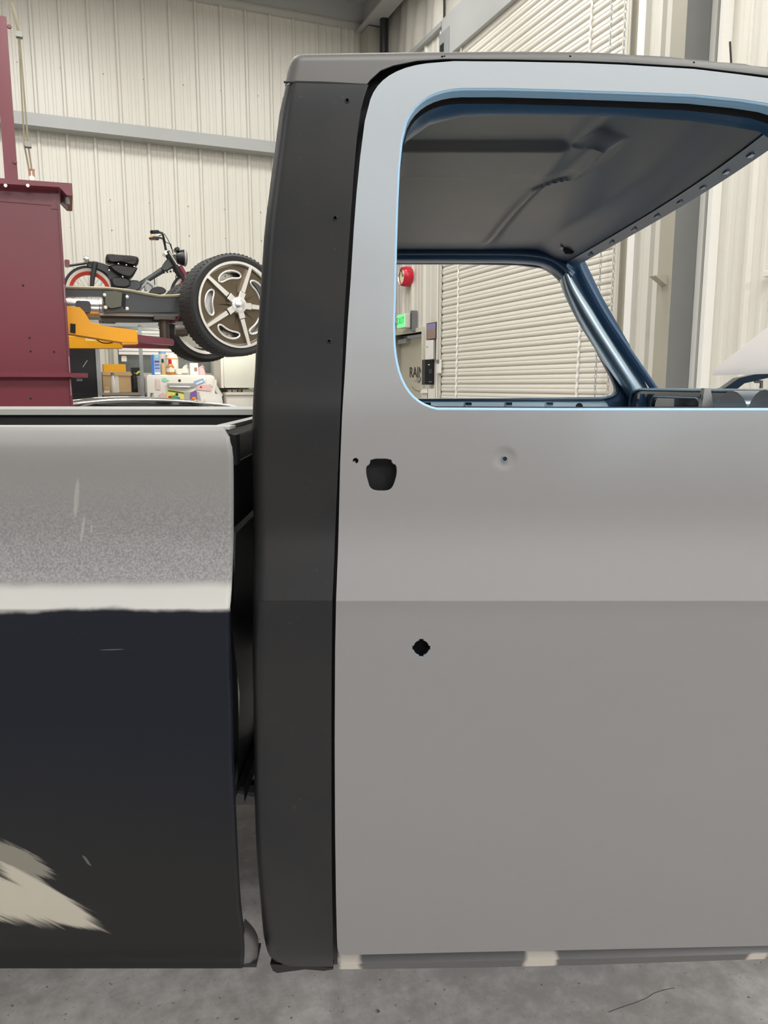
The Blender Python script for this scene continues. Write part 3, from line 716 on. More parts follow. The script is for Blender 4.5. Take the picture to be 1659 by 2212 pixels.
# --- door jamb behind the shut line
jo = [(700, 190), (800, 175), (850, 150), (960, 136), (1250, 143), (1659, 212)]
So = S_off(S_cab, .032)
jout = [P(*p, So) for p in [(690, 2085), (690, 1500), (695, 1200), (705, 950), (722, 600), (745, 330), (765, 200), (800, 165), (850, 140), (960, 124), (1250, 128), (1400, 133), (1655, 160)]]+[(.66, jout_z) if False else (.70, P(1655, 160, So)[1]-.05), (.86, zb+.2), (.98, zb), (.99, P(1655, 2052, So)[1])]+[P(1655, 2052, So), P(1000, 2070, So)]
jin = offs(win, -.028)
tp(panel('door_jamb', jout, So, M['jet'], truck, [[(x, z) for x, z in jin]], dz=.05, dx=.2, thick=.05))
# --- rocker under the door
rk = lambda pts: [P(*p, S_off(S_cab, .012)) for p in pts]
mb = MB(); n = 0
ro = [(728, 2066), (1000, 2060), (1300, 2055), (1659, 2047)]; ru = [(724, 2092), (1000, 2089), (1300, 2082), (1659, 2070)]
xs_ = [P(*p, S_cab) for p in ro]; xu_ = [P(*p, lambda x, z: 1.122) for p in ru]
secs = []
for i, (a, b) in enumerate(list(zip(xs_, xu_))+[((.98, xs_[-1][1]), (.98, xu_[-1][1]+.0))]):
    z0, z1 = b[1], a[1]; x = a[0]; Y = 1.108
    secs.append([(x, Y+.030, z1+.02), (x, Y+.022, z1+.003), (x, Y+.006, lerp(z0, z1, .75)), (x, Y-.001, lerp(z0, z1, .52)), (x, Y+.005, lerp(z0, z1, .46)), (x, Y+.012, z0), (x, Y+.02, z0-.004), (x, Y+.10, z0-.002), (x, Y+.10, z1+.02)])
m_ = len(secs[0]); fs = []
for k in range(len(secs)-1):
    for i in range(m_): j = (i+1) % m_; fs.append((k*m_+i, k*m_+j, (k+1)*m_+j, (k+1)*m_+i))
fs.append(tuple(range(m_))); fs.append(tuple(range((len(secs)-1)*m_, len(secs)*m_)))
mb.add([p for s_ in secs for p in s_], fs)
rkm = mat('rocker_primer', (.05, .05, .052), .38); g = NG(rkm); x, y, z = g.xyz()
def bl(cx, w): return g.math('SUBTRACT', 1.0, g.step(g.math('ADD', g.math('ABSOLUTE', g.math('SUBTRACT', x, cx)), g.math('MULTIPLY', g.noise(60, 3), .012)), w-.004, w+.006))
zz = secs[0][3][2]
lowm = g.math('SUBTRACT', 1.0, g.step(z, zz+.002, zz+.008))
pm1 = g.math('MULTIPLY', g.math('MAXIMUM', g.math('MAXIMUM', bl(P(755, 2085, S_cab)[0], .022), bl(P(1170, 2080, S_cab)[0], .030)), bl(P(1650, 2060, S_cab)[0], .02)), g.step(g.math('SUBTRACT', zz+.022, z), 0, .006))
g.base(g.mix(pm1, (.045, .045, .047), (.38, .35, .31))); M['rocker'] = rkm
tp(mb.build('rocker_panel', rkm, truck, smooth=35))
# bottom flange under the cab corner
fl_ = [P(*p, S_cab) for p in [(583, 2085), (720, 2090), (720, 2092), (700, 2094), (660, 2092), (600, 2097), (590, 2094)]]
mb = MB(); mb.prism(fl_, 1.112, 1.13); tp(mb.build('corner_flange', M['primer'], truck))
# --- back of the cab, with the rear window opening
cb_out = [(1.13, .47), (1.11, .8), (1.085, ZCR), (1.135, zb), (1.21, 1.62), (1.27, tops[0][1]-.06), (1.33, tops[0][1]-.02)]
cbo = cb_out+[(4.10-y, z) for y, z in cb_out[::-1]]
bm = bmesh.new(); es = []
for lp_ in (cbo, rrect(1.34, zb+.04, 2.76, zb+.36, .07)):
    v_ = [bm.verts.new((max(p_[0] for p_ in cl_xz[:-2])+.004, p[0], p[1])) for p in lp_]; es += [bm.edges.new((v_[i], v_[(i+1) % len(v_)])) for i in range(len(v_))]
bmesh.ops.triangle_fill(bm, edges=es, use_beauty=True); bmesh.ops.solidify(bm, geom=bm.faces[:], thickness=.02)
me = bpy.data.meshes.new('cab_back'); bm.to_mesh(me); bm.free(); me.materials.append(M['primer']); tp(link('cab_back', me, truck))
# --- far side of the cab (seen through the window): door shell with its window, A-pillar, roof rail
YF = 2.90
def F(px, py, Y=YF): p = atY(px, py, Y); return (p.x, p.z)
fw = [(850, 567), (1000, 567), (1120, 569), (1175, 576)]+arc_pts((1175, 576), (1212, 590), (1235, 636), 6)[1:]+[(1270, 705), (1300, 768), (1325, 815)]+arc_pts((1330, 826), (1346, 858), (1300, 861), 8)+[(1100, 864), (870, 865)]
fwo = [F(*p) for p in fw]
fwo = [(-.06, fwo[0][1]-.02), (-.02, fwo[0][1])]+fwo+[(-.02, fwo[-1][1]+.003), (-.06, fwo[-1][1]+.05)]
fout = [(-.16, .48), (-.16, F(850, 540)[1]), F(850, 536), F(1240, 540), F(1262, 560), F(1300, 640), F(1360, 745), F(1395, 830), (1.0, F(1420, 860)[1]), (1.02, .48)]
SF = lambda x, z: YF+.0*x
tp(panel('far_side_frame', fout, SF, M['navy'], truck, [fwo], thick=.05, dz=.3, dx=.5))
tp(rim('far_window_edge', fwo, SF, .007, M['navy'], truck))
# far A-pillar, a rounded tapering box section with a bright crown
def sweep(name, path, w, d, mt, parent, r=.4):
    """path of (x, z) at depth YF; section w wide (in plane) and d deep, rounded"""
    mb = MB(); n = len(path); sec = [(-.5, .5), (-.5, -.1), (-.36, -.42), (-.12, -.55), (.12, -.55), (.36, -.42), (.5, -.1), (.5, .5)]; m = len(sec); vs = []
    for i, p in enumerate(path):
        a, b = path[max(i-1, 0)], path[min(i+1, n-1)]; t = Vector((b[0]-a[0], b[1]-a[1])).normalized(); nx, nz = t.y, -t.x
        ww = w[i] if isinstance(w, list) else w
        for s_, q_ in sec: vs.append((p[0]+nx*s_*ww, YF-.03+q_*d, p[1]+nz*s_*ww))
    fs = [(i*m+k, i*m+(k+1) % m, (i+1)*m+(k+1) % m, (i+1)*m+k) for i in range(n-1) for k in range(m)]
    mb.add(vs, fs+[tuple(range(m)), tuple(range((n-1)*m, n*m))]); return tp(mb.build(name, mt, parent, smooth=75))
path = [F(px, py, YF-.05) for px, py in spline([(1222, 590), (1240, 630), (1290, 715), (1345, 800), (1385, 860), (1400, 885)], 5)]
sweep('far_windshield_pillar', path, [.028+.03*min(1, i/8) for i in range(len(path))], .06, M['pillar'], truck)
path = [F(px, py, YF) for px, py in spline([(1250, 545), (1247, 575), (1262, 610), (1300, 680), (1350, 755), (1395, 820), (1412, 845)], 4)]
sweep('windshield_flange', path, .022, .03, M['navy'], truck)
path = [F(px, py, YF-.02) for px, py in spline([(840, 552), (1000, 552), (1130, 554), (1190, 566), (1230, 600)], 5)]
sweep('far_roof_rail', path, .05, .06, M['navy'], truck)
# inner door top with slots
mb = MB(); z0 = F(1000, 887, YF-.12)[1]; z1 = F(1000, 866, YF)[1]
vs = []
for x in (-.16, .82): vs += [(x, YF, z1), (x, YF-.03, z1-.006), (x, YF-.10, z1-.035), (x, YF-.12, .8)]
mb.add(vs, [(i, i+1, i+5, i+4) for i in range(3)]); fd = tp(mb.build('far_door_sill', M['blue_satin'], truck, smooth=30))
for px in (915, 1003, 1090, 1178):
    mb = MB(); q = atY(px, 880, YF-.09); mb.prism([(q.x-.006, q.z-.02), (q.x+.008, q.z-.02), (q.x+.002, q.z+.015), (q.x-.004, q.z+.015)], YF-.102, YF-.09); mb.build('sill_dimple', M['edge'], fd)
    mb = MB(); q = atY(px+8, 871, YF-.03); mb.box((q.x-.012, YF-.045, q.z-.003), (q.x+.012, YF-.02, q.z+.003)); mb.build('sill_slot', M['jet'], fd)
mb = MB(); q = atY(1249, 878, YF-.085); mb.lathe([(0, 0), (.011, 0), (.013, .002)], Matrix.Translation((q.x, YF-.098, q.z))@Matrix.Rotation(R(90), 4, 'X'), 14); mb.build('sill_hole', M['jet'], fd)
# --- roof inner skin with its pressed ribs
zh = lambda px, py, Y: atY(px, py, Y).z
far_top = F(1000, 543, 2.865)[1]; near_top = P(1200, 236, S_off(S_cab, .09))[1]
def sstep(a, b, v): t = min(1, max(0, (v-a)/(b-a))); return t*t*(3-2*t)
ZR = near_top+.02
def gX(px, py): p = ray(px, py); t = (ZR-CH)/p.z; return (p.x*t, p.y*t)
jog = [gX(1345, 240), gX(1265, 325), gX(1335, 345), gX(1265, 408), gX(1180, 402), gX(1100, 505)]
xb_f = interp([(1.20, jog[0][0]+.01), (jog[1][1]-.02, jog[0][0]), (jog[1][1]+.05, jog[2][0]), (jog[3][1]-.03, jog[2][0]), (jog[3][1]+.06, jog[5][0]+.02), (2.85, jog[5][0]-.02)])
def roof_in(x, y):
    t = (y-1.26)/(2.87-1.26); z = ZR+.022*math.sin(math.pi*min(1, max(0, t)))
    z -= .02*sstep(1.40, 1.27, y)
    z += .020*sstep(xb_f(y)-.030, xb_f(y)+.018, x)                                  # front pan pressed lower
    z += -.008*math.exp(-((x-xb_f(y)+.035)/.012)**2)*sstep(1.3, 1.35, y)
    b1_ = gX(950, 327)[1]; z -= .014*sstep(b1_-.03, b1_+.01, y)*sstep(jog[1][0]+.02, jog[1][0]-.05, x)
    b2_ = gX(950, 388)[1]; z += .006*sstep(b2_-.01, b2_+.02, y)*sstep(jog[5][0]+.15, jog[5][0]-.1, x)
    z -= .05*sstep(.05, -.16, x)*1.0
    z = lerp(z, far_top, sstep(2.45, 2.865, y)**1.3)
    return lerp(z, zhead(y), sstep(-.14, 0, x-xhead(y)))
nx, ny = 110, 150; vs = []; fs = []
far_xe = F(1262, 545)[0]
for i in range(nx+1):
    for j in range(ny+1):
        y = lerp(1.30, 2.865, j/ny); x1 = xhead(y)
        x = lerp(-.155, x1, i/nx); vs.append((x, y, roof_in(x, y)))
for i in range(nx):
    for j in range(ny): a = i*(ny+1)+j; fs.append((a, a+1, a+ny+2, a+ny+1))
mb = MB(); mb.add(vs, fs); tp(mb.build('roof_inner_skin', M['headliner'], truck, smooth=80))
# windshield header flange along the front edge of the roof
pts = [(x, y, roof_in(x, y)-.006) for x, y in [(xhead(lerp(1.29, 2.83, j/20)), lerp(1.29, 2.83, j/20)) for j in range(21)]]
mb = MB(); m = len(pts); mb.add([(p[0]-.012, p[1], p[2]+.004) for p in pts]+[(p[0]+.014, p[1], p[2]-.012) for p in pts]+[(p[0]+.016, p[1], p[2]+.03) for p in pts], [(i, i+1, m+i+1, m+i) for i in range(m-1)]+[(m+i, m+i+1, 2*m+i+1, 2*m+i) for i in range(m-1)])
hf = tp(mb.build('windshield_header', M['navy'], truck, smooth=30))
for j in range(2, 19, 2):
    p = pts[j]; mb = MB(); mb.box((p[0]-.002, p[1]-.012, p[2]-.008), (p[0]+.012, p[1]+.012, p[2]-.003)); mb.build('header_tab', M['blue_satin'], hf)
q = atY(1228, 541, 2.72); mb = MB(); mb.prism([(q.x-.022, q.z+.006), (q.x+.03, q.z+.004), (q.x+.012, q.z-.012), (q.x-.01, q.z-.012)], 2.715, 2.722); tp(mb.build('visor_bracket_hole', M['jet'], truck))
mb = MB(); mb.prism([(q.x-.034, q.z+.009), (q.x-.02, q.z+.009), (q.x-.02, q.z+.002), (q.x-.034, q.z+.004)], 2.71, 2.716); tp(mb.build('visor_bracket', M['white'], truck)); mb = MB(); mb.prism([(q.x+.02, q.z+.004), (q.x+.036, q.z+.003), (q.x+.036, q.z-.004), (q.x+.02, q.z-.003)], 2.71, 2.716); tp(mb.build('visor_bracket', M['white'], truck))
# --- dashboard shell: rounded end at the far side, gauge openings, cowl top
XD = .90
def dsh(px, py, X=XD):                            # pixel on the plane x = X
    d = ray(px, py); t = X/d.x; return (d.y*t, CH+d.z*t)
ztd = dsh(1420, 842)[1]
yfe = dsh(1362, 860)[0]
mb = MB(); out = [(1.25, ztd-.28), (1.25, ztd-.01)]+[(1.27, ztd)]+[(yfe-.10, ztd)]+[(yfe-.03, ztd-.012), (yfe-.008, ztd-.04), (yfe, ztd-.10), (yfe, ztd-.28)]
bm = bmesh.new(); es = []
hl = [[(y, z) for y, z in rrect(2.20, ztd-.105, 2.62, ztd-.022, .04)], rrect(1.78, ztd-.11, 2.10, ztd-.024, .03), circ(1.58, ztd-.075, .05, 18), circ(1.42, ztd-.075, .05, 18)]
for lp_ in [out]+hl:
    v_ = [bm.verts.new((XD-.10*0, p[0], p[1])) for p in lp_]; es += [bm.edges.new((v_[i], v_[(i+1) % len(v_)])) for i in range(len(v_))]
bmesh.ops.triangle_fill(bm, edges=es, use_beauty=True); bmesh.ops.solidify(bm, geom=bm.faces[:], thickness=.012)
me = bpy.data.meshes.new('dashboard'); bm.to_mesh(me); bm.free(); me.materials.append(M['dash']); dash = tp(link('dashboard', me, truck))
for h_ in hl:
    mb = MB(); mb.tube([(XD-.002, y, z) for y, z in h_], .004, 6, closed=True); mb.build('opening_rim', M['blue_satin'], dash, smooth=80)
mb = MB(); mb.tube([(XD-.002, y, z) for y, z in out[1:-1]], .006, 6); mb.build('dash_lip', M['blue_satin'], dash, smooth=80)
mb = MB(); mb.box((XD+.16, 1.26, ztd-.3), (XD+.17, yfe, ztd-.01)); mb.build('firewall', M['navy'], dash)
mb = MB(); mb.box((XD+.012, 1.26, ztd-.008), (XD+.30, yfe, ztd-.002)); mb.build('cowl_top', M['navy'], dash)
for (y, zc_, r_) in ((2.48, ztd-.09, .06), (1.98, ztd-.1, .07)):
    mb = MB(); mb.tube([(XD+.05, y+r_*math.cos(t), zc_+r_*.5*math.sin(t)) for t in [2*math.pi*k/20 for k in range(20)]], .008, 6, closed=True); mb.build('duct_ring', M['blue_satin'], dash, smooth=80)
for (px, py, X_) in ((1520, 858, .86), (1382, 866, .88)):
    y, z = dsh(px, py, X_); mb = MB(); mb.prism([(X_-.01, z-.05), (X_+.03, z-.05), (X_+.012, z+.024), (X_-.004, z+.024)], y-.012, y+.012); mb.lathe([(0, 0), (.006, 0), (.008, .003)], Matrix.Translation((X_-.005, y, z))@Matrix.Rotation(R(-90), 4, 'Y'), 10); mb.build('dash_brace', M['galv'] if px > 1500 else M['navy'], dash)
# bare steering-column cover and hump shapes near the dash
for (px, w_, X_) in ((1580, .20, .80), (1650, .16, .78)):
    y, z = dsh(px, 868, X_); n_ = 12; sec = [(y+w_*.5*math.cos(math.pi*k/n_), z-.06+.085*math.sin(math.pi*k/n_)) for k in range(n_+1)]
    mb = MB(); mb.add([(X_+dx_, a, b*(1 if dx_ else 1)) for dx_ in (0, .12) for a, b in sec], [(k, k+1, n_+2+k, n_+1+k) for k in range(n_)]); mb.add([(X_, a, b) for a, b in sec], [tuple(range(n_+1))]); mb.build('instrument_hood', M['dash'], dash, smooth=40)
mb = MB(); sx = .62; y, z = dsh(1659, 900, .7)
# windshield base / cowl grille behind the dash
mb = MB(); mb.box((XD+.30, 1.22, ztd-.09), (XD+.36, 2.95, ztd-.012)); mb.build('cowl_vent', M['frame'], dash)
# --- raised hood with its hinge
zh0 = 1.437; th = R(39)
mb = MB(); L = 1.25; hm_ = Matrix.Translation((1.22, 0, zh0))@Matrix.Rotation(-th, 4, 'Y')
mb.prism([(0, 0), (.02, .012), (L*.5, .02), (L-.05, .012), (L, -.01), (L-.02, -.02), (.03, -.012)], 1.28, 2.92, M=hm_, bev=.006)
hood = tp(mb.build('hood', mat('pale_primer', (.55, .53, .52), .45), truck, smooth=30)); hood['label'] = 'raised pale grey hood'
mb = MB(); a = atY(1560, 838, 2.88); b = atY(1600, 826, 2.88); c = atY(1659, 811, 2.88)
mb.prism([(a.x-.04, a.z-.01), (a.x, a.z+.002), (b.x-.02, b.z+.016), (c.x, c.z+.018), (c.x+.3, c.z+.05), (c.x+.3, c.z+.02), (c.x, c.z-.006), (b.x, b.z-.004), (a.x+.03, a.z-.015)], 2.85, 2.9)
hg = mb.build('hood_hinge', M['navy'], truck); tp(hg)
mb = MB(); p0 = atY(1628, 818, 2.87); mb.tube([(p0.x, 2.87, p0.z+.01), (p0.x+.008, 2.87, p0.z-.01), (p0.x+.03, 2.87, p0.z-.012), (p0.x+.03, 2.87, p0.z-.035)], .007, 6); mb.build('hinge_hook', M['galv'], hg, smooth=True)
# --- front fender, frame, wheels (outside the photograph)
aF = 1.68
def arch(cx, zc, r, n=14): return [(cx-r*math.cos(math.pi*k/n), zc+r*math.sin(math.pi*k/n)) for k in range(n+1)]
fend = [(.97, 1.36), (2.45, 1.33), (2.47, .62), (aF+.46, .55)]+arch(aF, .52, .44)[::-1]+[(aF-.47, .47), (.97, .47)]
tp(panel('front_fender', fend, S_cab, M['doorpaint'], truck, thick=.006, dz=.03, dx=.1))
mb = MB(); mb.box((2.42, 1.12, .55), (2.50, 2.98, 1.33)); tp(mb.build('front_panel', M['primer'], truck))
rfen = fend
tp(panel('far_fender', fend, lambda x, z: 4.10-S_cab(x, z), M['doorpaint'], truck, thick=.006, dz=.05, dx=.2, flip=-1))
for yy in (1.50, 2.52):
    mb = MB(); mb.prism([(-2.35, .64), (-1.6, .68), (-1.2, .68), (-.8, .66), (2.3, .62), (2.3, .53), (-.8, .53), (-1.2, .56), (-1.6, .56), (-2.35, .52)], yy, yy+.07); tp(mb.build('frame_rail', M['black'], truck))
for x_ in (-2.2, -.8, .1, 1.0, 2.2): mb = MB(); mb.box((x_, 1.5, .55), (x_+.07, 2.6, .62)); tp(mb.build('crossmember', M['black'], truck))
def truck_wheel(x_, y_, sgn):
    w_ = MB(); Mx = Matrix.Translation((x_, y_, .36))@Matrix.Rotation(R(90), 4, 'X')
    w_.lathe([(.20, -.11), (.33, -.11), (.355, -.08), (.36, 0), (.355, .08), (.33, .11), (.20, .11)], Mx, 32, closed=True); t_ = w_.build('wheel', M['rubber'], truck, smooth=40); tp(t_)
    r_ = MB(); r_.lathe([(0, .03*sgn), (.07, .05*sgn), (.10, .02*sgn), (.18, .04*sgn), (.205, .10*sgn), (.205, -.1*sgn)], Mx, 24); r_.build('rim', M['galv'], t_, smooth=40)
for x_ in (aF, -1.35):
    truck_wheel(x_, 1.24, 1); truck_wheel(x_, 2.86, -1)
    mb = MB(); mb.tube([(x_, 1.25, .36), (x_, 2.85, .36)], .05, 10); tp(mb.build('axle', M['black'], truck, smooth=True))
mb = MB(); mb.box((-.14, 1.16, .53), (1.0, 2.94, .56)); tp(mb.build('cab_floor', M['navy'], truck))
# --- pickup bed
bed_up = interp([(_z(py, Y), Y) for py, Y in [(935, 1.062), (975, 1.058), (1050, 1.062), (1150, 1.066), (1220, 1.058), (1270, 1.045), (1316, 1.028)]])
bed_dn = interp([(_z(py, Y), Y) for py, Y in [(1316, 1.028), (1340, 1.034), (1420, 1.046), (1600, 1.056), (1800, 1.064), (1950, 1.074), (2050, 1.083), (2085, 1.074), (2098, 1.072)]])
ZB = _z(1316, 1.028)
zt_b = _z(922, 1.085); RB = .028
def S_bed(x, z):
    w = .003; t = (z-ZB)/w
    y = bed_up(z) if t > 1 else bed_dn(z) if t < -1 else lerp(bed_dn(z), bed_up(z), (lambda k: k*k*(3-2*k))(.5+.5*t))
    d = zt_b-z
    if d < RB: d = max(d, 0); y += RB-math.sqrt(max(0, RB*RB-(RB-d)**2))
    e = ex_f(z)-x
    if e < .006: e = max(e, 0); y += .006-math.sqrt(max(0, .006**2-(.006-e)**2))
    return y
ex_f = lambda z: 10
be_px = [(484, 921), (488, 932), (497, 955), (501, 985), (502, 1060), (502, 1150), (499, 1250), (495, 1312), (496, 1400), (500, 1520), (504, 1680), (509, 1790), (514, 1900), (521, 1985), (528, 2030)]
be = [P(px_, py_, S_bed) for px_, py_ in be_px]
ex_f0 = interp([(z, x) for x, z in be]); ex_f = lambda z: ex_f0(min(max(z, be[-1][1]), zt_b))
zbb = P(300, 2090, S_bed)[1]; lip = [P(px_, py_, S_bed) for px_, py_ in [(536, 2040), (545, 2056), (546, 2080), (540, 2087)]]
aR = -1.35
bout = [(-2.35, zt_b), (-2.35, ZB), (-2.35, .55), (aR-.46, .50)]+arch(aR, .52, .43)+[(aR+.46, zbb)]+[P(px_, 2092, S_bed) for px_ in (0, 200, 400)]+[P(528, 2088, S_bed)]
bout += edge_curve(ex_f, be[-1][1], zt_b-.0002, 60)
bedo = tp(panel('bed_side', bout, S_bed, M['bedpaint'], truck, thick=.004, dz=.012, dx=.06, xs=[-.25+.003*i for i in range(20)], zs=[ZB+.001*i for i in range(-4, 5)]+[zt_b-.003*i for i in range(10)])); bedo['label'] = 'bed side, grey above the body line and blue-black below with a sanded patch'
# rounded lower front lip of the bed side
mb = MB(); secs = []
for i in range(9):
    z = lerp(be[-1][1]+.015, zbb+.002, i/8); x = ex_f(z)-.003; bulge = .022*math.sin(math.pi*min(1, (i+.0)/8*.62+.0))
    secs.append([(x, S_bed(x, z)+.002, z), (x+bulge*.5, S_bed(x, z)+.004, z), (x+bulge, S_bed(x, z)+.014, z), (x+bulge*.9, S_bed(x, z)+.03, z)])
fs = [(k*4+i, k*4+i+1, k*4+i+5, k*4+i+4) for k in range(8) for i in range(3)]
mb.add([p for s_ in secs for p in s_], fs+[(32, 33, 34, 35)]); tp(mb.build('bed_lip', mat('lip_primer', (.05, .048, .047), .4), truck, smooth=60))
mb = MB(); mb.box((aR+.46, S_bed(-.4, zbb)+.004, zbb-.003), (-.20, S_bed(-.4, zbb)+.05, zbb+.003)); tp(mb.build('bed_bottom_flange', M['primer'], truck))
# near rail top and inner wall; far rail; bulkhead; floor
XB = P(501, 1100, S_bed)[0]                       # front face of the bed
yi = 1.135; railm = mat('rail_paint', (.36, .37, .35), .4); inm = mat('bed_inner', (.05, .052, .052), .45)
mb = MB(); mb.box((-2.35, S_bed(-1, zt_b-.0001)-.001, zt_b-.004), (XB-.004, yi, zt_b)); mb.box((-2.35, yi-.003, zt_b-.04), (XB-.03, yi, zt_b-.002)); tp(mb.build('near_bed_rail', railm, truck))
mb = MB(); mb.box((-2.3, 1.21, .78), (XB-.03, 1.22, zt_b-.04)); mb.box((-2.3, yi-.003, zt_b-.045), (XB-.03, 1.22, zt_b-.04)); tp(mb.build('near_inner_wall', inm, truck))
ztf = atY(300, 878, 2.95).z; zlf = atY(300, 896, 2.87).z
mb = MB(); mb.prism([(2.86, zlf), (2.862, ztf-.008), (2.872, ztf), (2.955, ztf), (2.975, ztf-.02), (2.972, zlf-.02), (2.965, zlf-.02), (2.965, zlf), (2.87, ztf-.02), (2.866, zlf)], 0, XB+.0+2.35, M=Matrix.Translation((-2.35, 0, 0))@Matrix(((0, 1, 0, 0), (1, 0, 0, 0), (0, 0, 1, 0), (0, 0, 0, 1)))); tp(mb.build('far_bed_rail', railm, truck))
mb = MB(); mb.box((-2.35, 2.89, .78), (XB-.03, 2.90, zlf+.012)); mb.box((-2.35, 3.0, .46), (XB, 3.02, zlf)); mb.box((-2.35, 2.965, zlf-.02), (XB, 3.02, zlf)); tp(mb.build('far_bed_side', inm, truck))
mb = MB(); mb.box((-2.35, 1.1, .76), (XB-.02, 2.95, .78)); tp(mb.build('bed_floor', inm, truck))
zfb = zt_b
yA, yB_ = 1.10, 2.97
glb = mat('bulkhead_gloss', (.006, .006, .008), .3)
mb = MB()   # bulkhead front face with pressed steps, rises slightly outwards at the top
pf = [(XB-.02, zt_b-.004), (XB-.012, zt_b-.012), (XB-.006, zt_b-.02), (XB+.002, zt_b-.05), (XB-.004, zt_b-.055), (XB-.008, zt_b-.15), (XB-.002, zt_b-.155), (XB-.012, zt_b-.30), (XB-.004, zt_b-.40), (XB-.012, zt_b-.55), (XB-.010, .80), (XB-.002, .79), (XB-.002, .765)]
m_ = len(pf); vs = [(a, y, b) for y in (yA, yB_) for a, b in pf]; mb.add(vs, [(i, i+1, m_+i+1, m_+i) for i in range(m_-1)]); tp(mb.build('bed_bulkhead', glb, truck, smooth=30))
xi = atY(463, 922, 1.13).x
mb = MB(); mb.box((xi, 1.12, zt_b-.006), (XB-.016, yB_, zt_b-.0005)); mb.box((xi, 1.12, zt_b-.03), (xi+.003, yB_, zt_b-.006)); tp(mb.build('bulkhead_rail', railm, truck))
mb = MB(); mb.box((XB-.012, 1.095, zt_b-.055), (XB+.003, 1.125, zt_b-.012)); tp(mb.build('stake_corner', M['primer'], truck))
mb = MB(); q = atY(524, 1702, 1.5); mb.tube([(q.x-.02, 1.5, q.z), (q.x+.03, 1.5, q.z)], [.008, .02], 8); mb.box((q.x-.03, 1.49, q.z-.02), (q.x-.02, 1.52, q.z+.03)); tp(mb.build('mounting_bolt', M['jet'], truck))
mb = MB(); mb.box((-2.38, 1.1, .62), (-2.35, 2.95, 1.30)); tp(mb.build('tailgate', M['primer'], truck))
# ------------------------------------------------------------------ background: built in the building's frame
def bld(name, a, b, z, label, cat, group=None): return T(empty(name, W(a, b, z), TH), label, cat, group)
class Loc:                                        # converts photograph pixels on the plane b = b0 into a thing's local x-z
    def __init__(s, a0, b0, z0): s.a0, s.b0, s.z0 = a0, b0, z0
    def __call__(s, px, py, db=0): p = atB(px, py, s.b0+db); return (p[0]-s.a0, p[1]-s.z0)
    def L(s, pts, db=0): return [s(px, py, db) for px, py in pts]

# ---- near lift post
bN = 5.55; a_r = atB(142, 640, bN)[0]
lw = .50; a0 = a_r-lw/2
post = bld('lift_post', a0, bN, 0, 'tall maroon two-post lift column with yellow arm, left edge', 'car lift')
q = Loc(a0, bN, 0)
zt = q(120, 402)[1]
mb = MB(); mb.box((-lw/2, .012, 0), (-lw/2+.02, .34, zt)); mb.box((lw/2-.03, .0, 0), (lw/2-.012, .34, zt)); mb.box((-lw/2, .0, 0), (lw/2-.03, .014, zt))
mb.build('column', M['maroon'], post)
mb = MB(); mb.box((lw/2-.012, -.012, 0), (lw/2+.0, .012, zt)); mb.box((lw/2-.012, .012, 0), (lw/2+.002, .36, zt-.02)); mb.build('column_flange', M['maroon'], post)
mb = MB(); mb.box((lw/2-.05, -.006, zt-.14), (lw/2-.012, 0, zt)); mb.box((-lw/2, -.006, zt-.12), (lw/2-.05, 0, zt-.10)); mb.build('top_stiffener', M['maroon'], post)
xr_, zr_ = q(155, 402); mb = MB(); mb.prism([(-.4, zt-.01), (xr_, zr_-.005), (xr_, q(155, 430)[1]), (xr_-.03, q(155, 430)[1]), (xr_-.07, zr_-.035), (-.4, zt-.045)], -.10, .38, bev=.004); mb.build('top_plate', M['maroon'], post)
for px in (12, 60): x_, z_ = q(px, 401, -.11); mb = MB(); mb.lathe([(0, .012), (.010, .012), (.012, 0)], Matrix.Translation((x_, -.104, z_))@Matrix.Rotation(R(90), 4, 'X'), 8); mb.build('bolt', M['chrome2'], post)
x_, z_ = q(146, 431, -.1); mb = MB(); mb.tube([(x_, -.06, z_+.02), (x_, -.06, z_-.02)], .013, 8); mb.build('bolt', M['steel_dk'], post)
xs2, zs2 = q(190, 810, -.08); zs0 = q(100, 806, -.08)[1]
mb = MB(); mb.box((-.45, -.08, zs2-.014), (xs2, .36, zs2+.012)); mb.build('splice_plate', M['maroon'], post)
mb = MB(); mb.box((xs2-.07, -.02, zs2-.038), (xs2-.035, .05, zs2-.014)); mb.build('splice_nut', M['screw'], post)
for px, py in ((50, 617), (64, 730), (66, 759), (117, 760), (66, 861)): x_, z_ = q(px, py); mb = MB(); mb.lathe([(0, .001), (.007, .001)], Matrix.Translation((x_, -.001, z_))@Matrix.Rotation(R(90), 4, 'X'), 8); mb.build('bolt_hole', M['jet'], post)
for za, zb_ in ((615, 655), (770, 805), (818, 855)):
    x_, z1_ = q(140, za); _, z2_ = q(140, zb_); mb = MB(); mb.tube([(lw/2-.006, -.015, z1_), (lw/2-.006, -.015, z2_)], .004, 5); mb.build('weld_bead', mat('weld_pink', (.35, .2, .24), .4), post)
# extension bar above the post
xa, za = q(22, 385); xb, zb2 = q(18, 15)
mb = MB(); w_ = .038; mb.box((xa-w_, .14, za-.05), (xa+w_, .19, zb2)); mb.build('extension_bar', M['maroon'], post)
for px, py in ((20, 58), (32, 350)): x_, z_ = q(px, py, .14); mb = MB(); mb.lathe([(0, .01), (.012, .01), (.014, 0)], Matrix.Translation((x_, .139, z_))@Matrix.Rotation(R(90), 4, 'X'), 8); mb.build('bolt', M['maroon'], post)
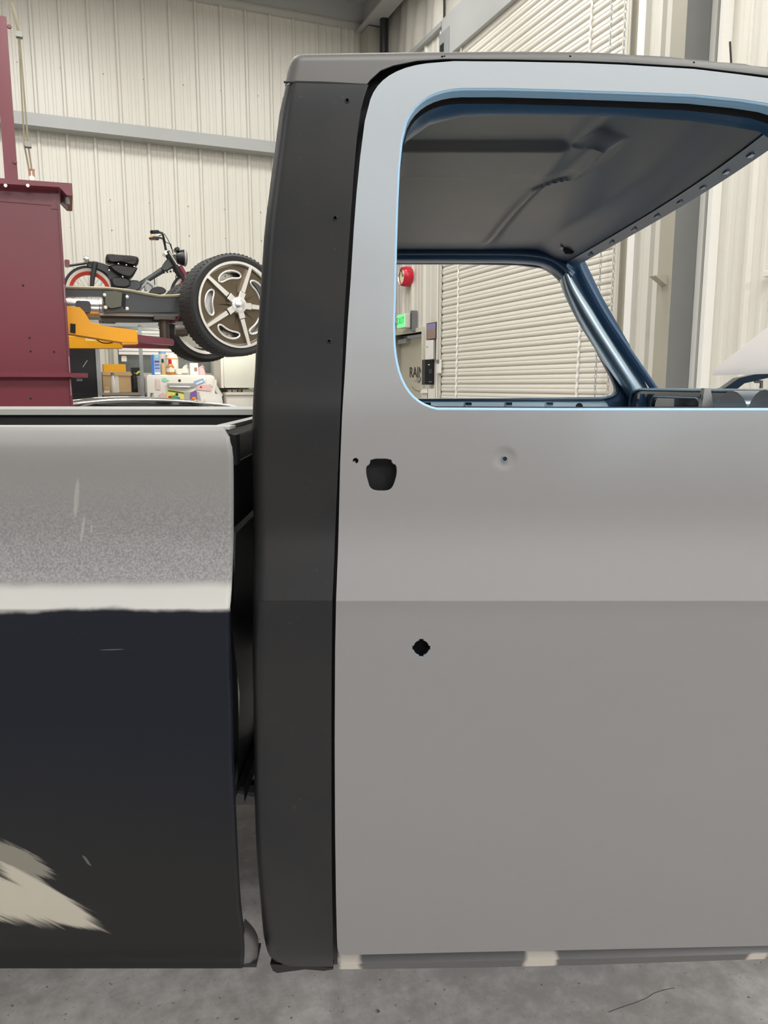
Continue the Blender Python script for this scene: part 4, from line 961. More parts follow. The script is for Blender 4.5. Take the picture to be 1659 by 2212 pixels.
# equaliser cables with turnbuckles
c1 = [q(20, -20), q(36, 45), q(50, 300), q(60, 352)]; c2 = [q(22, -20), q(38, 40), q(58, 295), q(66, 352)]
for c_ in (c1, c2): mb = MB(); mb.tube([(p[0], .16, p[1]) for p in c_], .0055, 6); mb.build('lift_cable', M['rope'], post)
x_, z1_ = q(65, 352); _, z2_ = q(66, 392); mb = MB(); mb.tube([(x_-.012, .16, z1_), (x_-.012, .16, z2_-.04)], .007, 6); mb.tube([(x_+.012, .16, z1_), (x_+.012, .16, z2_-.04)], .007, 6); mb.tube([(x_-.02, .16, z1_), (x_+.02, .16, z1_)], .006, 6); mb.build('turnbuckle', M['copper'], post)
x_, z_ = q(67, 374); mb = MB(); mb.lathe([(0, .01), (.018, .01), (.018, -.01), (0, -.01)], Matrix.Translation((x_, .14, z_))@Matrix.Rotation(R(90), 4, 'X'), 12); mb.build('cable_pulley', M['white'], post)
for px, py in ((38, 52), (58, 297)): x_, z_ = q(px, py); mb = MB(); mb.bbox((x_-.02, .14, z_-.016), (x_+.02, .18, z_+.016), .006); mb.build('cable_clamp', M['screw'], post)
# near arm
dA = .42; A_ = lambda pts: q.L(pts, dA)
yarm = [(120, 662), (172, 666), (180, 674), (194, 698), (214, 701), (216, 705), (288, 714), (295, 719), (296, 741), (262, 741), (154, 724), (120, 720)]
mb = MB(); mb.prism(A_(yarm), dA-.09, dA+.09, bev=.006); arm = mb.build('yellow_arm', M['yellow'], post)
mb = MB(); mb.prism(A_([(152, 701), (163, 702), (163, 722), (152, 720)]), dA-.096, dA-.088); mb.build('arm_slot', M['jet'], arm)
mb = MB(); mb.prism(A_([(290, 723), (370, 733), (374, 737), (374, 746), (290, 739)]), dA-.07, dA+.07, bev=.004); ext = mb.build('arm_extension', M['maroon'], post)
x_, z1_ = q(354, 690, dA); _, z2_ = q(354, 737, dA)
mb = MB(); mb.lathe([(0, z2_), (.036, z2_), (.036, z1_), (0, z1_)], Matrix.Translation((x_, dA, 0)), 16); mb.build('jack_pad_post', M['brown'], post, smooth=40)
mb = MB(); mb.bbox((x_-.075, dA-.07, z1_-.005), (x_+.075, dA+.07, z1_+.022), .006); mb.build('jack_pad', M['brown'], post)
mb = MB(); mb.prism(A_([(262, 738), (296, 738), (296, 744), (262, 745)]), dA-.085, dA+.085); mb.build('arm_gusset', M['yellow'], arm)

# ---- far lift post with its arm
bF = 8.15; a0F = a0-.12
pf_ = bld('lift_post', a0F, bF, 0, 'second maroon lift column hidden behind, its yellow and maroon arm lower', 'car lift')
qf = Loc(a0F, bF, 0)
mb = MB(); mb.box((-.2, 0, 0), (.2, .32, 2.6)); mb.build('column', M['maroon'], pf_)
dF = -.35
mb = MB(); mb.prism(qf.L([(100, 722), (182, 729), (186, 736), (262, 738), (264, 753), (100, 753)], dF), dF-.09, dF+.09, bev=.006); mb.build('yellow_arm', M['yellow'], pf_)
mb = MB(); mb.prism(qf.L([(260, 742), (325, 741), (376, 745), (379, 754), (262, 751)], dF), dF-.07, dF+.07, bev=.004); mb.build('arm_extension', M['maroon'], pf_)
x_, z1_ = qf(364, 703, dF); _, z2_ = qf(364, 744, dF); mb = MB(); mb.lathe([(0, z2_), (.032, z2_), (.032, z1_), (0, z1_)], Matrix.Translation((x_, dF, 0)), 14); mb.build('jack_pad_post', M['brown'], pf_, smooth=40)
mb = MB(); mb.bbox((x_-.06, dF-.06, z1_-.005), (x_+.06, dF+.06, z1_+.05), .006); mb.build('jack_pad', M['brown'], pf_)
cp = [q(205, 731, .5), q(220, 740, .5), q(237, 741, .5), q(250, 737, .5)]; mb = MB(); mb.tube([(p[0], .5, p[1]) for p in spline(cp, 5)], .004, 5); mb.build('arm_hose', M['black'], arm)

# ---- the rolling chassis standing on the lift
bR = bN+.42
aH = atB(500, 662, 5.75)[0]
ch = bld('rolling_chassis', aH, bR, 0, 'bare charcoal car chassis with polished wheels raised on the lift', 'chassis')
qc = Loc(aH, bR, 0)
zj = None
def plate(name, pts, mt, y0, y1, par=ch, bev=0): mb = MB(); mb.prism(qc.L(pts, y0), y0, y1, bev=bev); return mb.build(name, mt, par)
rail = plate('frame_rail', [(60, 620), (150, 622), (232, 624), (280, 629), (316, 636), (346, 641), (380, 640), (420, 634), (470, 628), (470, 665), (400, 674), (330, 675), (262, 674), (225, 676), (222, 641), (60, 641)], M['frame'], -.03, .03)
e = qc.L([(60, 620), (150, 622), (232, 624), (280, 629), (316, 636), (346, 641), (380, 640), (420, 634)], -.04); mb = MB(); mb.tube([(p[0], -.035, p[1]+.004) for p in e], .011, 6); mb.build('brake_line', M['rope'], rail)
plate('bracket', [(226, 629), (250, 628), (264, 632), (262, 662), (240, 666), (228, 660)], M['greenish'], -.06, -.031, rail)
plate('frame_slot', [(259, 633), (272, 634), (271, 668), (260, 656)], M['jet'], -.036, -.03, rail)
for px, py in ((226, 637), (228, 664), (275, 640), (275, 666)): x_, z_ = qc(px, py, -.06); mb = MB(); mb.lathe([(0, .01), (.010, .008), (.014, 0)], Matrix.Translation((x_, -.055 if px < 250 else -.03, z_))@Matrix.Rotation(R(90), 4, 'X'), 8); mb.build('bolt', M['white'], rail)
plate('lower_tube', [(215, 676), (470, 672), (470, 679), (350, 684), (215, 681)], M['steel'], .00, .05)
plate('lower_rail', [(215, 681), (470, 679), (470, 692), (345, 695), (225, 696)], M['frame'], .06, .12)
# second rail, further back
o2 = copy_tree(rail, ch); o2.location = (0, .95, 0)
for i, (x_, nm) in enumerate(((-1.9, 'crossmember'), (-1.0, 'crossmember'), (.05, 'crossmember'))):
    z_ = qc(300, 660)[1]; mb = MB(); mb.bbox((x_-.05, 0, z_-.06), (x_+.05, .98, z_+.02), .02); mb.build(nm, M['frame'], ch)
# polished tank
x0_, z1_ = qc(100, 640, .1); x1_, z0_ = qc(222, 690, .1); rc = (z1_-z0_)/2; zc_ = (z1_+z0_)/2
mb = MB(); mb.lathe([(0, x0_), (rc*.9, x0_), (rc, x0_+.03), (rc, x1_-.02), (rc*1.06, x1_-.015), (rc*1.06, x1_), (rc*.9, x1_+.005), (0, x1_+.01)], Matrix.Translation((0, .14+rc*.3, zc_))@Matrix.Rotation(R(90), 4, 'Y'), 40); mb.build('polished_tank', M['chrome2'], ch, smooth=40)
x2_, z2_ = qc(240, 686, .15); mb = MB(); mb.lathe([(0, x1_), (.04, x1_), (.04, x2_+.03), (0, x2_+.03)], Matrix.Translation((0, .2, z2_))@Matrix.Rotation(R(90), 4, 'Y'), 16); mb.build('tank_outlet', M['brown'], ch, smooth=40)
# brake hoses
for k in range(3):
    pts = [(348+k*8, 683), (360+k*5, 695+k*2), (372, 698-k*4), (384-k*2, 690), (388, 678+k*3)]
    mb = MB(); mb.tube([(p[0], -.02+k*.02, p[1]) for p in spline(qc.L(pts), 5)], .005, 5); mb.build('brake_hose', M['maroon'], ch, smooth=True)
plate('control_arm', [(345, 684), (400, 686), (432, 700), (430, 708), (392, 700), (345, 694)], M['steel'], .15, .25)
mb = MB(); p_ = qc(392, 714, .5); mb.lathe([(0, -.05), (.04, -.05), (.05, 0), (.04, .05), (0, .05)], Matrix.Translation((p_[0], .5, p_[1]))@Matrix.Rotation(R(90), 4, 'Y'), 12); mb.build('hub_knuckle', M['brown'], ch, smooth=60)

def fill2(name, outline, holes, y0, y1, mt, par, Mx=None):
    bm = bmesh.new(); es = []
    for lp_ in [outline]+list(holes):
        v_ = [bm.verts.new((p[0], 0, p[1])) for p in lp_]; es += [bm.edges.new((v_[i], v_[(i+1) % len(v_)])) for i in range(len(v_))]
    bmesh.ops.triangle_fill(bm, edges=es, use_beauty=True)
    r = bmesh.ops.extrude_face_region(bm, geom=bm.faces[:])
    for v in r['geom']:
        if isinstance(v, bmesh.types.BMVert): v.co.y = y1-y0
    for v in bm.verts: v.co.y += y0
    bmesh.ops.recalc_face_normals(bm, faces=bm.faces)
    me = bpy.data.meshes.new(name); bm.to_mesh(me); bm.free(); me.materials.append(mt); return link(name, me, par)
RX = Matrix.Rotation(R(90), 4, 'X')               # lathe axis z -> -y (outwards)
RT, RRM = .357, .298
mb = MB(); mb.lathe([(.29, .105), (.31, .118), (.335, .12), (RT-.008, .105), (RT, .09), (RT, -.09), (RT-.008, -.105), (.33, -.12), (.29, -.105)], RX, 56, closed=True)
wh = mb.build('wheel', M['rubber'], ch, smooth=35)   # the tyre carries the rim, disc, spokes and hub as its sub-parts
tr = MB()
for k in range(70):
    a = 2*math.pi*k/70
    for s_ in (-1, 1): tr.box((-.006, .015 if s_ > 0 else -.10, RT-.004), (.006, .10 if s_ > 0 else -.015, RT+.001), Matrix.Rotation(a+s_*.02, 4, 'Y'))
tr.build('tread_blocks', M['rubber'], wh, kind='stuff')
mb = MB(); mb.lathe([(.303, .118), (.300, .126), (.285, .126), (.278, .116), (.275, .09), (.268, .07), (.262, .03), (.262, -.11), (.29, -.118), (.296, -.1)], RX, 56); mb.build('rim', M['chrome'], wh, smooth=35)
def bean(ang, s=1, n=28):
    o = []
    for k in range(n):
        t = 2*math.pi*k/n; u = math.cos(t)*.088*s; v = math.sin(t)*(.036 if math.sin(t) > 0 else .026+.008*math.cos(2*t))*s
        r_ = .205+v; th_ = R(ang)+u/.205
        o.append((r_*math.cos(th_), r_*math.sin(th_)))
    return o
beans = [105, 177, 249, 321, 33]
fill2('wheel_disc', circ(0, 0, .270, 60), [bean(a) for a in beans], -.095, -.085, M['bronze'], wh)
for a in beans:
    mb = MB(); mb.tube([(p[0], -.098, p[1]) for p in bean(a)], .008, 8, closed=True); mb.build('window_ring', M['chrome'], wh, smooth=80)
fill2('brake_rotor', circ(0, 0, .235, 40), [circ(0, 0, .12, 24)], -.03, -.01, M['chrome2'], wh)
cal = [(.235*math.cos(R(t)), .235*math.sin(R(t))) for t in range(150, 206, 8)]+[(.15*math.cos(R(t)), .15*math.sin(R(t))) for t in range(200, 149, -8)]
mb = MB(); mb.prism(cal, -.06, -.035); mb.build('brake_caliper', M['white'], wh)
for k in range(24):
    a = 2*math.pi*k/24; r_ = .19+.02*(k % 2); mb = MB() if k == 0 else mb
    mb.lathe([(0, .001), (.005, .001)], Matrix.Translation((r_*math.cos(a), -.031, r_*math.sin(a)))@RX, 6)
mb.build('rotor_holes', M['jet'], wh, kind='stuff')
for a in (69, 141, 213, 285, 357):
    c, s_ = math.cos(R(a)), math.sin(R(a)); mb = MB()
    def sp(r_, w_): return [(r_*c-w_*s_, r_*s_+w_*c), (r_*c+w_*s_, r_*s_-w_*c)]
    A1, A2, A3, A4 = sp(.05, .022), sp(.095, .024), sp(.10, .017), sp(.285, .012)
    for (P1, P2, y0_, y1_) in ((A1, A2, -.135, -.10), (A3, A4, -.125, -.095)): mb.prism([P1[0], P2[0], P2[1], P1[1]], y0_, y1_, bev=.004)
    mb.build('spoke', M['chrome'], wh)
mb = MB(); mb.lathe([(.062, 0), (.062, .03), (.055, .045), (.040, .048), (.036, .058), (.02, .068), (0, .07)], Matrix.Translation((0, -.095, 0))@RX, 32); mb.build('hub_cap', M['chrome'], wh, smooth=35)
for k in range(20):
    a = 2*math.pi*k/20; mb = MB() if k == 0 else mb
    mb.lathe([(0, .008), (.004, .006), (.006, 0)], Matrix.Translation((.048*math.cos(a), -.14, .048*math.sin(a)))@RX, 6)
mb.build('hub_bolts', M['white'], wh, kind='stuff')
for a in (30, 90, 180, 262, 322, 58):
    c, s_ = math.cos(R(a)), math.sin(R(a)); mb = MB(); mb.add([(.05*c-.008*s_, -.095, .05*s_+.008*c), (.05*c+.008*s_, -.095, .05*s_-.008*c), (.155*c, -.096, .155*s_), (.055*c, -.108, .055*s_)], [(0, 2, 3), (1, 3, 2), (0, 3, 1)]); mb.build('star_ray', M['bronze'], wh)
zw = atB(500, 662, 5.75)[1]
ST = R(-(34-22))+0*TH                             # steered a little towards the right of the photograph
wh.location = (0, 5.75-bR, zw); wh.rotation_euler.z = R(13)
w2 = copy_tree(wh, ch); w2.location = (0, 5.75-bR+1.42, zw); w2.rotation_euler.z = R(180+13)
w3 = copy_tree(wh, ch); w3.location = (-2.85, 5.75-bR, zw); w3.rotation_euler.z = 0
w4 = copy_tree(wh, ch); w4.location = (-2.85, 5.75-bR+1.42, zw); w4.rotation_euler.z = R(180)
mb = MB(); mb.tube([(0, 5.85-bR, zw), (0, 5.65-bR+1.42, zw)], .04, 10); mb.build('axle', M['frame'], ch); mb = MB(); mb.tube([(-2.85, 5.85-bR, zw), (-2.85, 5.65-bR+1.42, zw)], .04, 10); mb.build('axle', M['frame'], ch)

# ---- storage rack with the motorcycle on it
bM = 8.85; aM = atB(194, 630, bM)[0]
zdeck = atB(194, 630+56, bM)[1]
rk_ = bld('storage_rack', aM+.6, bM, 0, 'tall grey steel rack behind the lift, carrying the black motorcycle', 'rack')
for (x_, y_) in ((-.95, -.2), (-.95, .2), (1.2, -.2), (1.2, .2)): mb = MB(); mb.box((x_-.02, y_-.02, 0), (x_+.02, y_+.02, zdeck-.03)); mb.build('upright', M['galv'], rk_)
xp = atB(305, 780, bM-.23)[0]-(aM+.6); mb = MB(); mb.box((xp-.018, -.24, 0), (xp+.018, -.205, zdeck-.08)); mb.build('upright', M['galv'], rk_)
mb = MB(); mb.box((-1.0, -.23, zdeck-.03), (1.25, .22, zdeck)); mb.build('deck', M['steel_dk'], rk_)
mb = MB(); mb.box((-1.0, -.24, zdeck-.10), (1.25, -.21, zdeck-.03)); mb.build('beam', M['steel'], rk_)
mb = MB(); mb.box((-1.0, .20, zdeck-.10), (1.25, .23, zdeck-.03)); mb.build('beam', M['steel'], rk_)

mc = bld('motorcycle', aM, bM, zdeck, 'small matte black motorcycle with red-rimmed wheels above the chassis', 'motorcycle')
qm = Loc(aM, bM, zdeck)
def mp(name, pts, y0, y1, mt, par=mc, bev=.008, sm=True): mb = MB(); mb.prism(qm.L(smooth_poly(pts, 1) if sm else pts), y0, y1, bev=bev); return mb.build(name, mt, par, smooth=35)
def mtube(name, pts, r, mt, par=mc, seg=8): mb = MB(); mb.tube([(*[qm(p[0], p[1])[0]], p[2], qm(p[0], p[1])[1]) for p in pts], r, seg); return mb.build(name, mt, par, smooth=60)
rt_ = qm(194, 574)[1]/2
def bike_wheel(px):
    x_ = qm(px, 630)[0]
    mb = MB(); mb.lathe([(rt_-.03, .03), (rt_-.012, .034), (rt_, .014), (rt_, -.014), (rt_-.012, -.034), (rt_-.03, -.03)], Matrix.Translation((x_, 0, rt_))@RX, 44, closed=True); w = mb.build('wheel', M['rubber'], mc, smooth=40)
    mb = MB(); mb.lathe([(rt_-.065, .024), (rt_-.03, .036), (rt_-.028, 0), (rt_-.03, -.036), (rt_-.065, -.024)], Matrix.Translation((x_, 0, rt_))@RX, 44, closed=True); mb.build('whitewall', M['offwhite'], w, smooth=40)
    mb = MB(); mb.lathe([(rt_-.095, .018), (rt_-.06, .03), (rt_-.06, -.03), (rt_-.095, -.018)], Matrix.Translation((x_, 0, rt_))@RX, 44, closed=True); mb.build('rim', M['rimred'], w, smooth=40)
    mb = MB()
    for k in range(20):
        a = 2*math.pi*k/20; b_ = a+(.35 if k % 2 else -.35); r2 = rt_-.09; mb.tube([(x_+.03*math.cos(b_), .015 if k % 2 else -.015, rt_+.03*math.sin(b_)), (x_+r2*math.cos(a), 0, rt_+r2*math.sin(a))], .0025, 4)
    mb.build('spokes', M['rope'], w, kind='stuff')
    mb = MB(); mb.lathe([(0, .04), (.035, .04), (.035, -.04), (0, -.04)], Matrix.Translation((x_, 0, rt_))@RX, 14); mb.build('hub', M['rimred'], w, smooth=40); return w
bike_wheel(194); bike_wheel(420)
mp('rear_fender', [(186, 568), (200, 564), (232, 573), (262, 592), (290, 612), (286, 626), (240, 626), (237, 606), (226, 588), (208, 580), (190, 579)], -.05, .05, M['bikepaint'])
mp('side_cover', [(238, 602), (262, 598), (281, 606), (281, 624), (246, 624), (238, 612)], -.10, .10, M['bikepaint'], bev=.02)
seat = mp('seat', [(227, 556), (232, 551), (260, 554), (292, 556), (299, 562), (296, 577), (280, 576), (250, 571), (229, 570)], -.13, .13, M['leather'], bev=.03)
for k in range(6): x_, z_ = qm(266+k*4.5, 562, -.12); mb = MB(); mb.tube([(x_, -.133, z_+.02), (x_+.006, -.136, z_), (x_, -.128, z_-.02)], .004, 5); mb.build('seat_pleat', M['leather'], seat)
mp('saddlebag', [(230, 573), (297, 579), (292, 590), (284, 603), (268, 602), (246, 590)], -.12, .12, M['leather'], bev=.02)
for px, py in ((256, 570), (273, 573), (290, 576), (236, 584), (265, 598)):
    x_, z_ = qm(px, py, -.13); mb = MB(); mb.lathe([(0, .008), (.007, .006), (.009, 0)], Matrix.Translation((x_, -.13, z_))@RX, 8); mb.build('stud', M['chrome'], mc)
mtube('shock_absorber', [(205, 570, -.08), (200, 600, -.085), (198, 620, -.085)], [.028, .024, .02], M['bikepaint'])
mtube('shock_absorber', [(205, 570, .08), (200, 600, .085), (198, 620, .085)], [.028, .024, .02], M['bikepaint'])
mtube('axle', [(198, 630, -.10), (198, 630, .10)], .012, M['steel'])
mb = MB(); x_, z_ = qm(186, 563); mb.lathe([(0, -.03), (.03, -.02), (.034, 0), (.03, .02), (0, .035)], Matrix.Translation((x_, -.11, z_))@Matrix.Rotation(R(-90), 4, 'Y'), 16); mb.build('rear_indicator', M['chrome'], mc, smooth=60)
mtube('indicator_stalk', [(187, 566, -.11), (200, 568, -.03)], .008, M['steel'])
mb = MB(); x_, z_ = qm(146, 570); mb.bbox((x_-.03, -.05, z_-.03), (x_+.02, .05, z_+.035), .012); mb.build('tail_light', M['maroon'], mc); mtube('tail_stalk', [(150, 574, 0), (190, 568, 0)], .012, M['bikepaint'])
mp('engine', [(280, 606), (302, 608), (306, 622), (292, 632), (262, 640), (262, 624)], -.08, .08, M['frame'], bev=.015)
mtube('frame_tube', [(290, 622, 0), (304, 614, 0), (330, 597, 0), (352, 583, 0)], [.03, .03, .028, .034], M['frame'], seg=10)
mp('neck', [(346, 585), (352, 570), (364, 556), (380, 548), (384, 572), (372, 580), (356, 588)], -.05, .05, M['frame'], bev=.015)
mtube('down_tube', [(300, 628, -.03), (315, 612, -.03), (318, 606, -.03)], .016, M['steel'])
mtube('exhaust', [(318, 610, -.05), (330, 618, -.06), (332, 628, -.07), (318, 634, -.07), (280, 640, -.07)], .018, M['steel'])
mp('foot_pedal', [(320, 630), (334, 622), (350, 624), (358, 634), (340, 640), (320, 638)], -.16, -.06, M['black'])
mp('cylinder_head', [(312, 616), (322, 614), (330, 622), (326, 632), (312, 630)], -.06, .05, M['steel'])
for y_ in (-.075, .075):
    mtube('fork_leg', [(360, 545, y_), (392, 600, y_), (414, 628, y_)], .022, M['bikepaint'])
mtube('fork_cover', [(363, 548, -.1), (380, 575, -.1)], .010, M['chrome2'])
mtube('fork_shroud', [(386, 577, -.09), (398, 598, -.09)], .026, M['maroon'])
mb = MB(); x_, z_ = qm(379, 556); x2, _ = qm(401, 556); mb.lathe([(0, 0), (.06, .01), (.082, .06), (.085, x2-x_), (.07, x2-x_+.01), (0, x2-x_+.004)], Matrix.Translation((x_, 0, z_))@Matrix.Rotation(R(90), 4, 'Y'), 24); hl_ = mb.build('headlight', M['black'], mc, smooth=40)
mb = MB(); mb.lathe([(.088, x2-x_-.02), (.09, x2-x_-.01), (.088, x2-x_)], Matrix.Translation((x_, 0, z_))@Matrix.Rotation(R(90), 4, 'Y'), 24); mb.build('headlight_ring', M['steel'], hl_)
mp('headlight_bracket', [(374, 538), (384, 534), (388, 542), (380, 546)], -.06, .06, M['black'])
mtube('fork_clamp', [(357, 548, -.09), (357, 548, .09)], .022, M['chrome2'])
mtube('handlebar', [(330, 513, -.34), (346, 511, -.2), (351, 516, -.1), (357, 544, -.07)], .012, M['bikepaint'])
mtube('handlebar', [(330, 503, .34), (346, 506, .2), (355, 512, .1), (362, 544, .07)], .012, M['bikepaint'])
mtube('grip', [(319, 517, -.42), (334, 513, -.33)], .019, M['black']); mtube('grip', [(338, 500, .40), (346, 505, .28)], .022, M['black'])
mb = MB(); x_, z_ = qm(334, 502); mb.lathe([(0, -.02), (.022, -.015), (.022, .015), (0, .02)], Matrix.Translation((x_, .36, z_))@Matrix.Rotation(R(90), 4, 'Y'), 14); mb.build('front_indicator', M['orange'], mc, smooth=40)
mtube('control_cable', [(345, 506, .1), (358, 502, .1), (366, 520, .05), (371, 538, 0)], .005, M['black']); mtube('control_cable', [(350, 512, -.1), (356, 526, -.08), (368, 528, -.03), (374, 548, 0)], .005, M['black'])
mtube('control_cable', [(333, 600, -.02), (334, 616, -.03)], .005, M['black']); mtube('control_cable', [(384, 586, -.03), (379, 598, -.03), (380, 612, -.03)], .005, M['black'])
mp('front_fender_plate', [(370, 633), (398, 618), (404, 624), (386, 634)], -.05, -.02, M['steel'])
for i in range(5): mtube('cooling_fin', [(352+i*7, 588-i, -.06), (354+i*7, 592-i, -.06)], .01, M['black'])

# ---- window with blinds in the back wall
zw0 = atB(350, 806, BB-.05)[1]; zw1 = atB(350, 698, BB-.05)[1]; wa0 = atB(255, 780, BB-.05)[0]; wa1 = atB(468, 780, BB-.05)[0]
wn = empty('window_1', W((wa0+wa1)/2, BB-.05, zw0), TH, kind='structure'); hw = (wa1-wa0)/2; hh = zw1-zw0
mb = MB(); mb.box((-hw, -.01, 0), (hw, 0, hh)); mb.build('window_pane', M['glass'], wn)
mb = MB()
for lo, hi in (((-hw-.05, -.05, -.05), (hw+.05, 0, 0)), ((-hw-.05, -.05, hh), (hw+.05, 0, hh+.05)), ((-hw-.05, -.05, 0), (-hw, 0, hh)), ((hw, -.05, 0), (hw+.05, 0, hh))): mb.box(lo, hi)
mb.build('window_frame', M['cream'], wn)
zsl = [hh*t for t in (.36, .43, .50, .57, .64, .71, .78, .85, .92)]
for z_ in zsl: mb = MB(); mb.box((-hw+.01, -.045, z_), (hw-.01, -.035, z_+.036)); mb.build('blind_slat', M['white'], wn)
mb = MB(); mb.box((-hw, -.055, hh*.62), (hw, -.047, hh*.74)); mb.build('window_rail', M['steel'], wn)

# ---- things at the back: cabinet, drawer unit, fridge and what stands on them
def put(name, px, py, b, label, cat, group=None):   # base point seen at a pixel
    a, z = atB(px, py, b); return bld(name, a, b, z, label, cat, group), Loc(a, b, z)
def ext(px0, px1, py0, py1, b): a0_, z0_ = atB(px0, py1, b); a1_, z1_ = atB(px1, py0, b); return a0_, a1_, z0_, z1_
def slab(name, px0, px1, py0, py1, b, depth, mt, label, cat, r=.008, floor=False, rot=0):
    a0_, a1_, z0_, z1_ = ext(px0, px1, py0, py1, b)
    if floor: z0_ = 0
    o = bld(name, (a0_+a1_)/2, b, z0_, label, cat); w_ = (a1_-a0_)/2
    mb = MB(); mb.prism(rrect(-w_, 0, w_, z1_-z0_, r, 3), 0, depth, bev=min(.006, r)); mb.build('body', mt, o, smooth=35); return o, w_, z1_-z0_
# tall black cabinet
o, w_, h_ = slab('tall_cabinet', 120, 205, 742, 872, 9.37, .5, M['black'], 'tall black cabinet just right of the maroon lift column', 'cabinet', floor=True)
mb = MB(); mb.box((w_, -.01, 0), (w_+.045, .5, h_+.03)); mb.build('side_trim', M['galv'], o)
mb = MB(); mb.tube([(w_-.14, -.03, h_*.86), (w_-.09, -.03, h_*.9)], .005, 5); mb.build('handle', M['steel'], o)
for z_ in (.30, .33): mb = MB(); mb.box((-w_, -.008, h_*(1-z_)), (w_, 0, h_*(1-z_)+.004)); mb.build('drawer_line', M['frame'], o)
# counter
zc0 = atB(300, 848, 9.35)[1]
o = bld('workbench', .9, 9.75, 0, 'low taupe drawer unit under the window, left of the fridge', 'bench')
xa_, xb_ = atB(221, 860, 9.35)[0]-.9, atB(316, 860, 9.35)[0]-.9
mb = MB(); mb.box((xa_, -.4, zc0-.03), (xb_, .3, zc0)); mb.build('top', M['taupe'], o)
mb = MB(); mb.box((xa_+.02, -.38, 0), (xb_-.02, .3, zc0-.03)); mb.build('drawer_body', M['taupe'], o)
for k in range(5): mb = MB(); mb.box((xa_+.04, -.40, .06+k*.24), (xb_-.04, -.38, .26+k*.24)); d_ = mb.build('drawer', M['steel'], o); mb = MB(); mb.box((xa_+.1, -.415, .23+k*.24), (xb_-.1, -.40, .245+k*.24)); mb.build('drawer_pull', M['taupe'], d_)
def on_bench(name, px0, px1, py0, b, depth, mt, label, cat, r=.01):
    a0_, a1_, z0_, z1_ = ext(px0, px1, py0, 848, b); o = bld(name, (a0_+a1_)/2, b, zc0, label, cat); w_ = (a1_-a0_)/2
    mb = MB(); mb.prism(rrect(-w_, 0, w_, z1_-zc0, r, 3), 0, depth, bev=.005); mb.build('body', mt, o, smooth=35); return o, w_, z1_-zc0
cb_, w_, h_ = on_bench('cardboard_box', 223, 282, 803, 9.55, .18, M['box'], 'brown cardboard box on the taupe drawer unit', 'box')
mb = MB(); mb.prism([(-w_, h_), (w_, h_), (w_+.015, h_-.035), (w_, h_-.05), (-w_, h_-.04)], -.012, 0); mb.build('flap', M['box'], cb_)
mb = MB(); mb.box((-.02, -.004, 0), (.02, 0, h_-.04)); mb.build('tape', M['offwhite'], cb_)
a0_, a1_, z0_, z1_ = ext(223, 271, 787, 803, 9.6); yb = bld('yellow_box', (a0_+a1_)/2, 9.57, zc0+h_, 'bright yellow carton lying on top of the brown cardboard box', 'box'); w2_ = (a1_-a0_)/2; mb = MB(); mb.prism(rrect(-w2_, 0, w2_, z1_-zc0-h_, .004, 2), 0, .14, bev=.003); mb.build('carton', M['boxyel'], yb); mb = MB(); mb.box((-w2_+.01, -.002, (z1_-zc0-h_)*.2), (w2_-.01, 0, (z1_-zc0-h_)*.24)); mb.build('seam', M['yellow'], yb)
spk, w_, h_ = on_bench('black_speaker', 286, 305, 794, 9.62, .18, M['black'], 'black upright box behind the grey canister', 'speaker')
mb = MB(); mb.box((-w_+.02, -.004, .04), (w_-.02, 0, h_-.1)); mb.build('front_panel', M['frame'], spk); mb = MB(); mb.box((-.03, -.006, h_-.07), (.03, -.004, h_-.062)); mb.build('label_line', M['steel'], spk)
def lathe_thing(name, px, pyt, pyb, b, prof, mt, label, cat, zbase=None, rpx=None):
    a_, z1_ = atB(px, pyt, b); _, z0_ = atB(px, pyb, b); z0_ = zbase if zbase is not None else z0_; H = z1_-z0_; r_ = rpx/FPX*b
    o = bld(name, a_, b, z0_, label, cat); mb = MB(); mb.lathe([(p[0]*r_, p[1]*H) for p in prof], None, 20); mb.build('body', mt, o, smooth=45); return o, r_, H
can_, r_, H_ = lathe_thing('steel_canister', 302, 812, 848, 9.48, [(0, 0), (.82, 0), (.95, .9), (1.08, .92), (1.08, 1), (0, 1)], M['greymet'], 'grey canister with a lime green twisted lid on the bench', 'canister', zc0, 6)
mb = MB(); mb.lathe([(r_*.9, H_), (r_*.7, H_+.025), (0, H_+.03)], None, 14); lid = mb.build('lid', M['black'], can_, smooth=60); mb = MB(); mb.tube([(-r_, 0, H_+.02), (-.01, -.01, H_+.045), (.02, 0, H_+.05), (r_*1.1, 0, H_+.03)], .012, 8); mb.build('lid_grip', M['lime'], lid, smooth=60)
bt, r_, H_ = lathe_thing('plastic_bottle', 243, 806, 850, 9.42, [(0, 0), (.9, 0), (1, .1), (.95, .55), (.55, .8), (.5, 1), (0, 1)], M['offwhite'], 'slim white plastic bottle with a dark cap on the bench', 'bottle', zc0, 5.5)
mb = MB(); mb.lathe([(r_*.62, H_*.88), (r_*.62, H_*1.02), (0, H_*1.03)], None, 14); mb.build('cap', M['steel_dk'], bt, smooth=40)
cd, w_, h_ = on_bench('tan_card', 225, 236, 835, 9.38, .02, M['box'], 'small tan card leaning at the left end of the bench', 'card')
mb = MB(); mb.box((-w_, -.003, -.0), (w_, 0, .02)); mb.build('card_edge', M['paper'], cd); cd.rotation_euler.x = 0
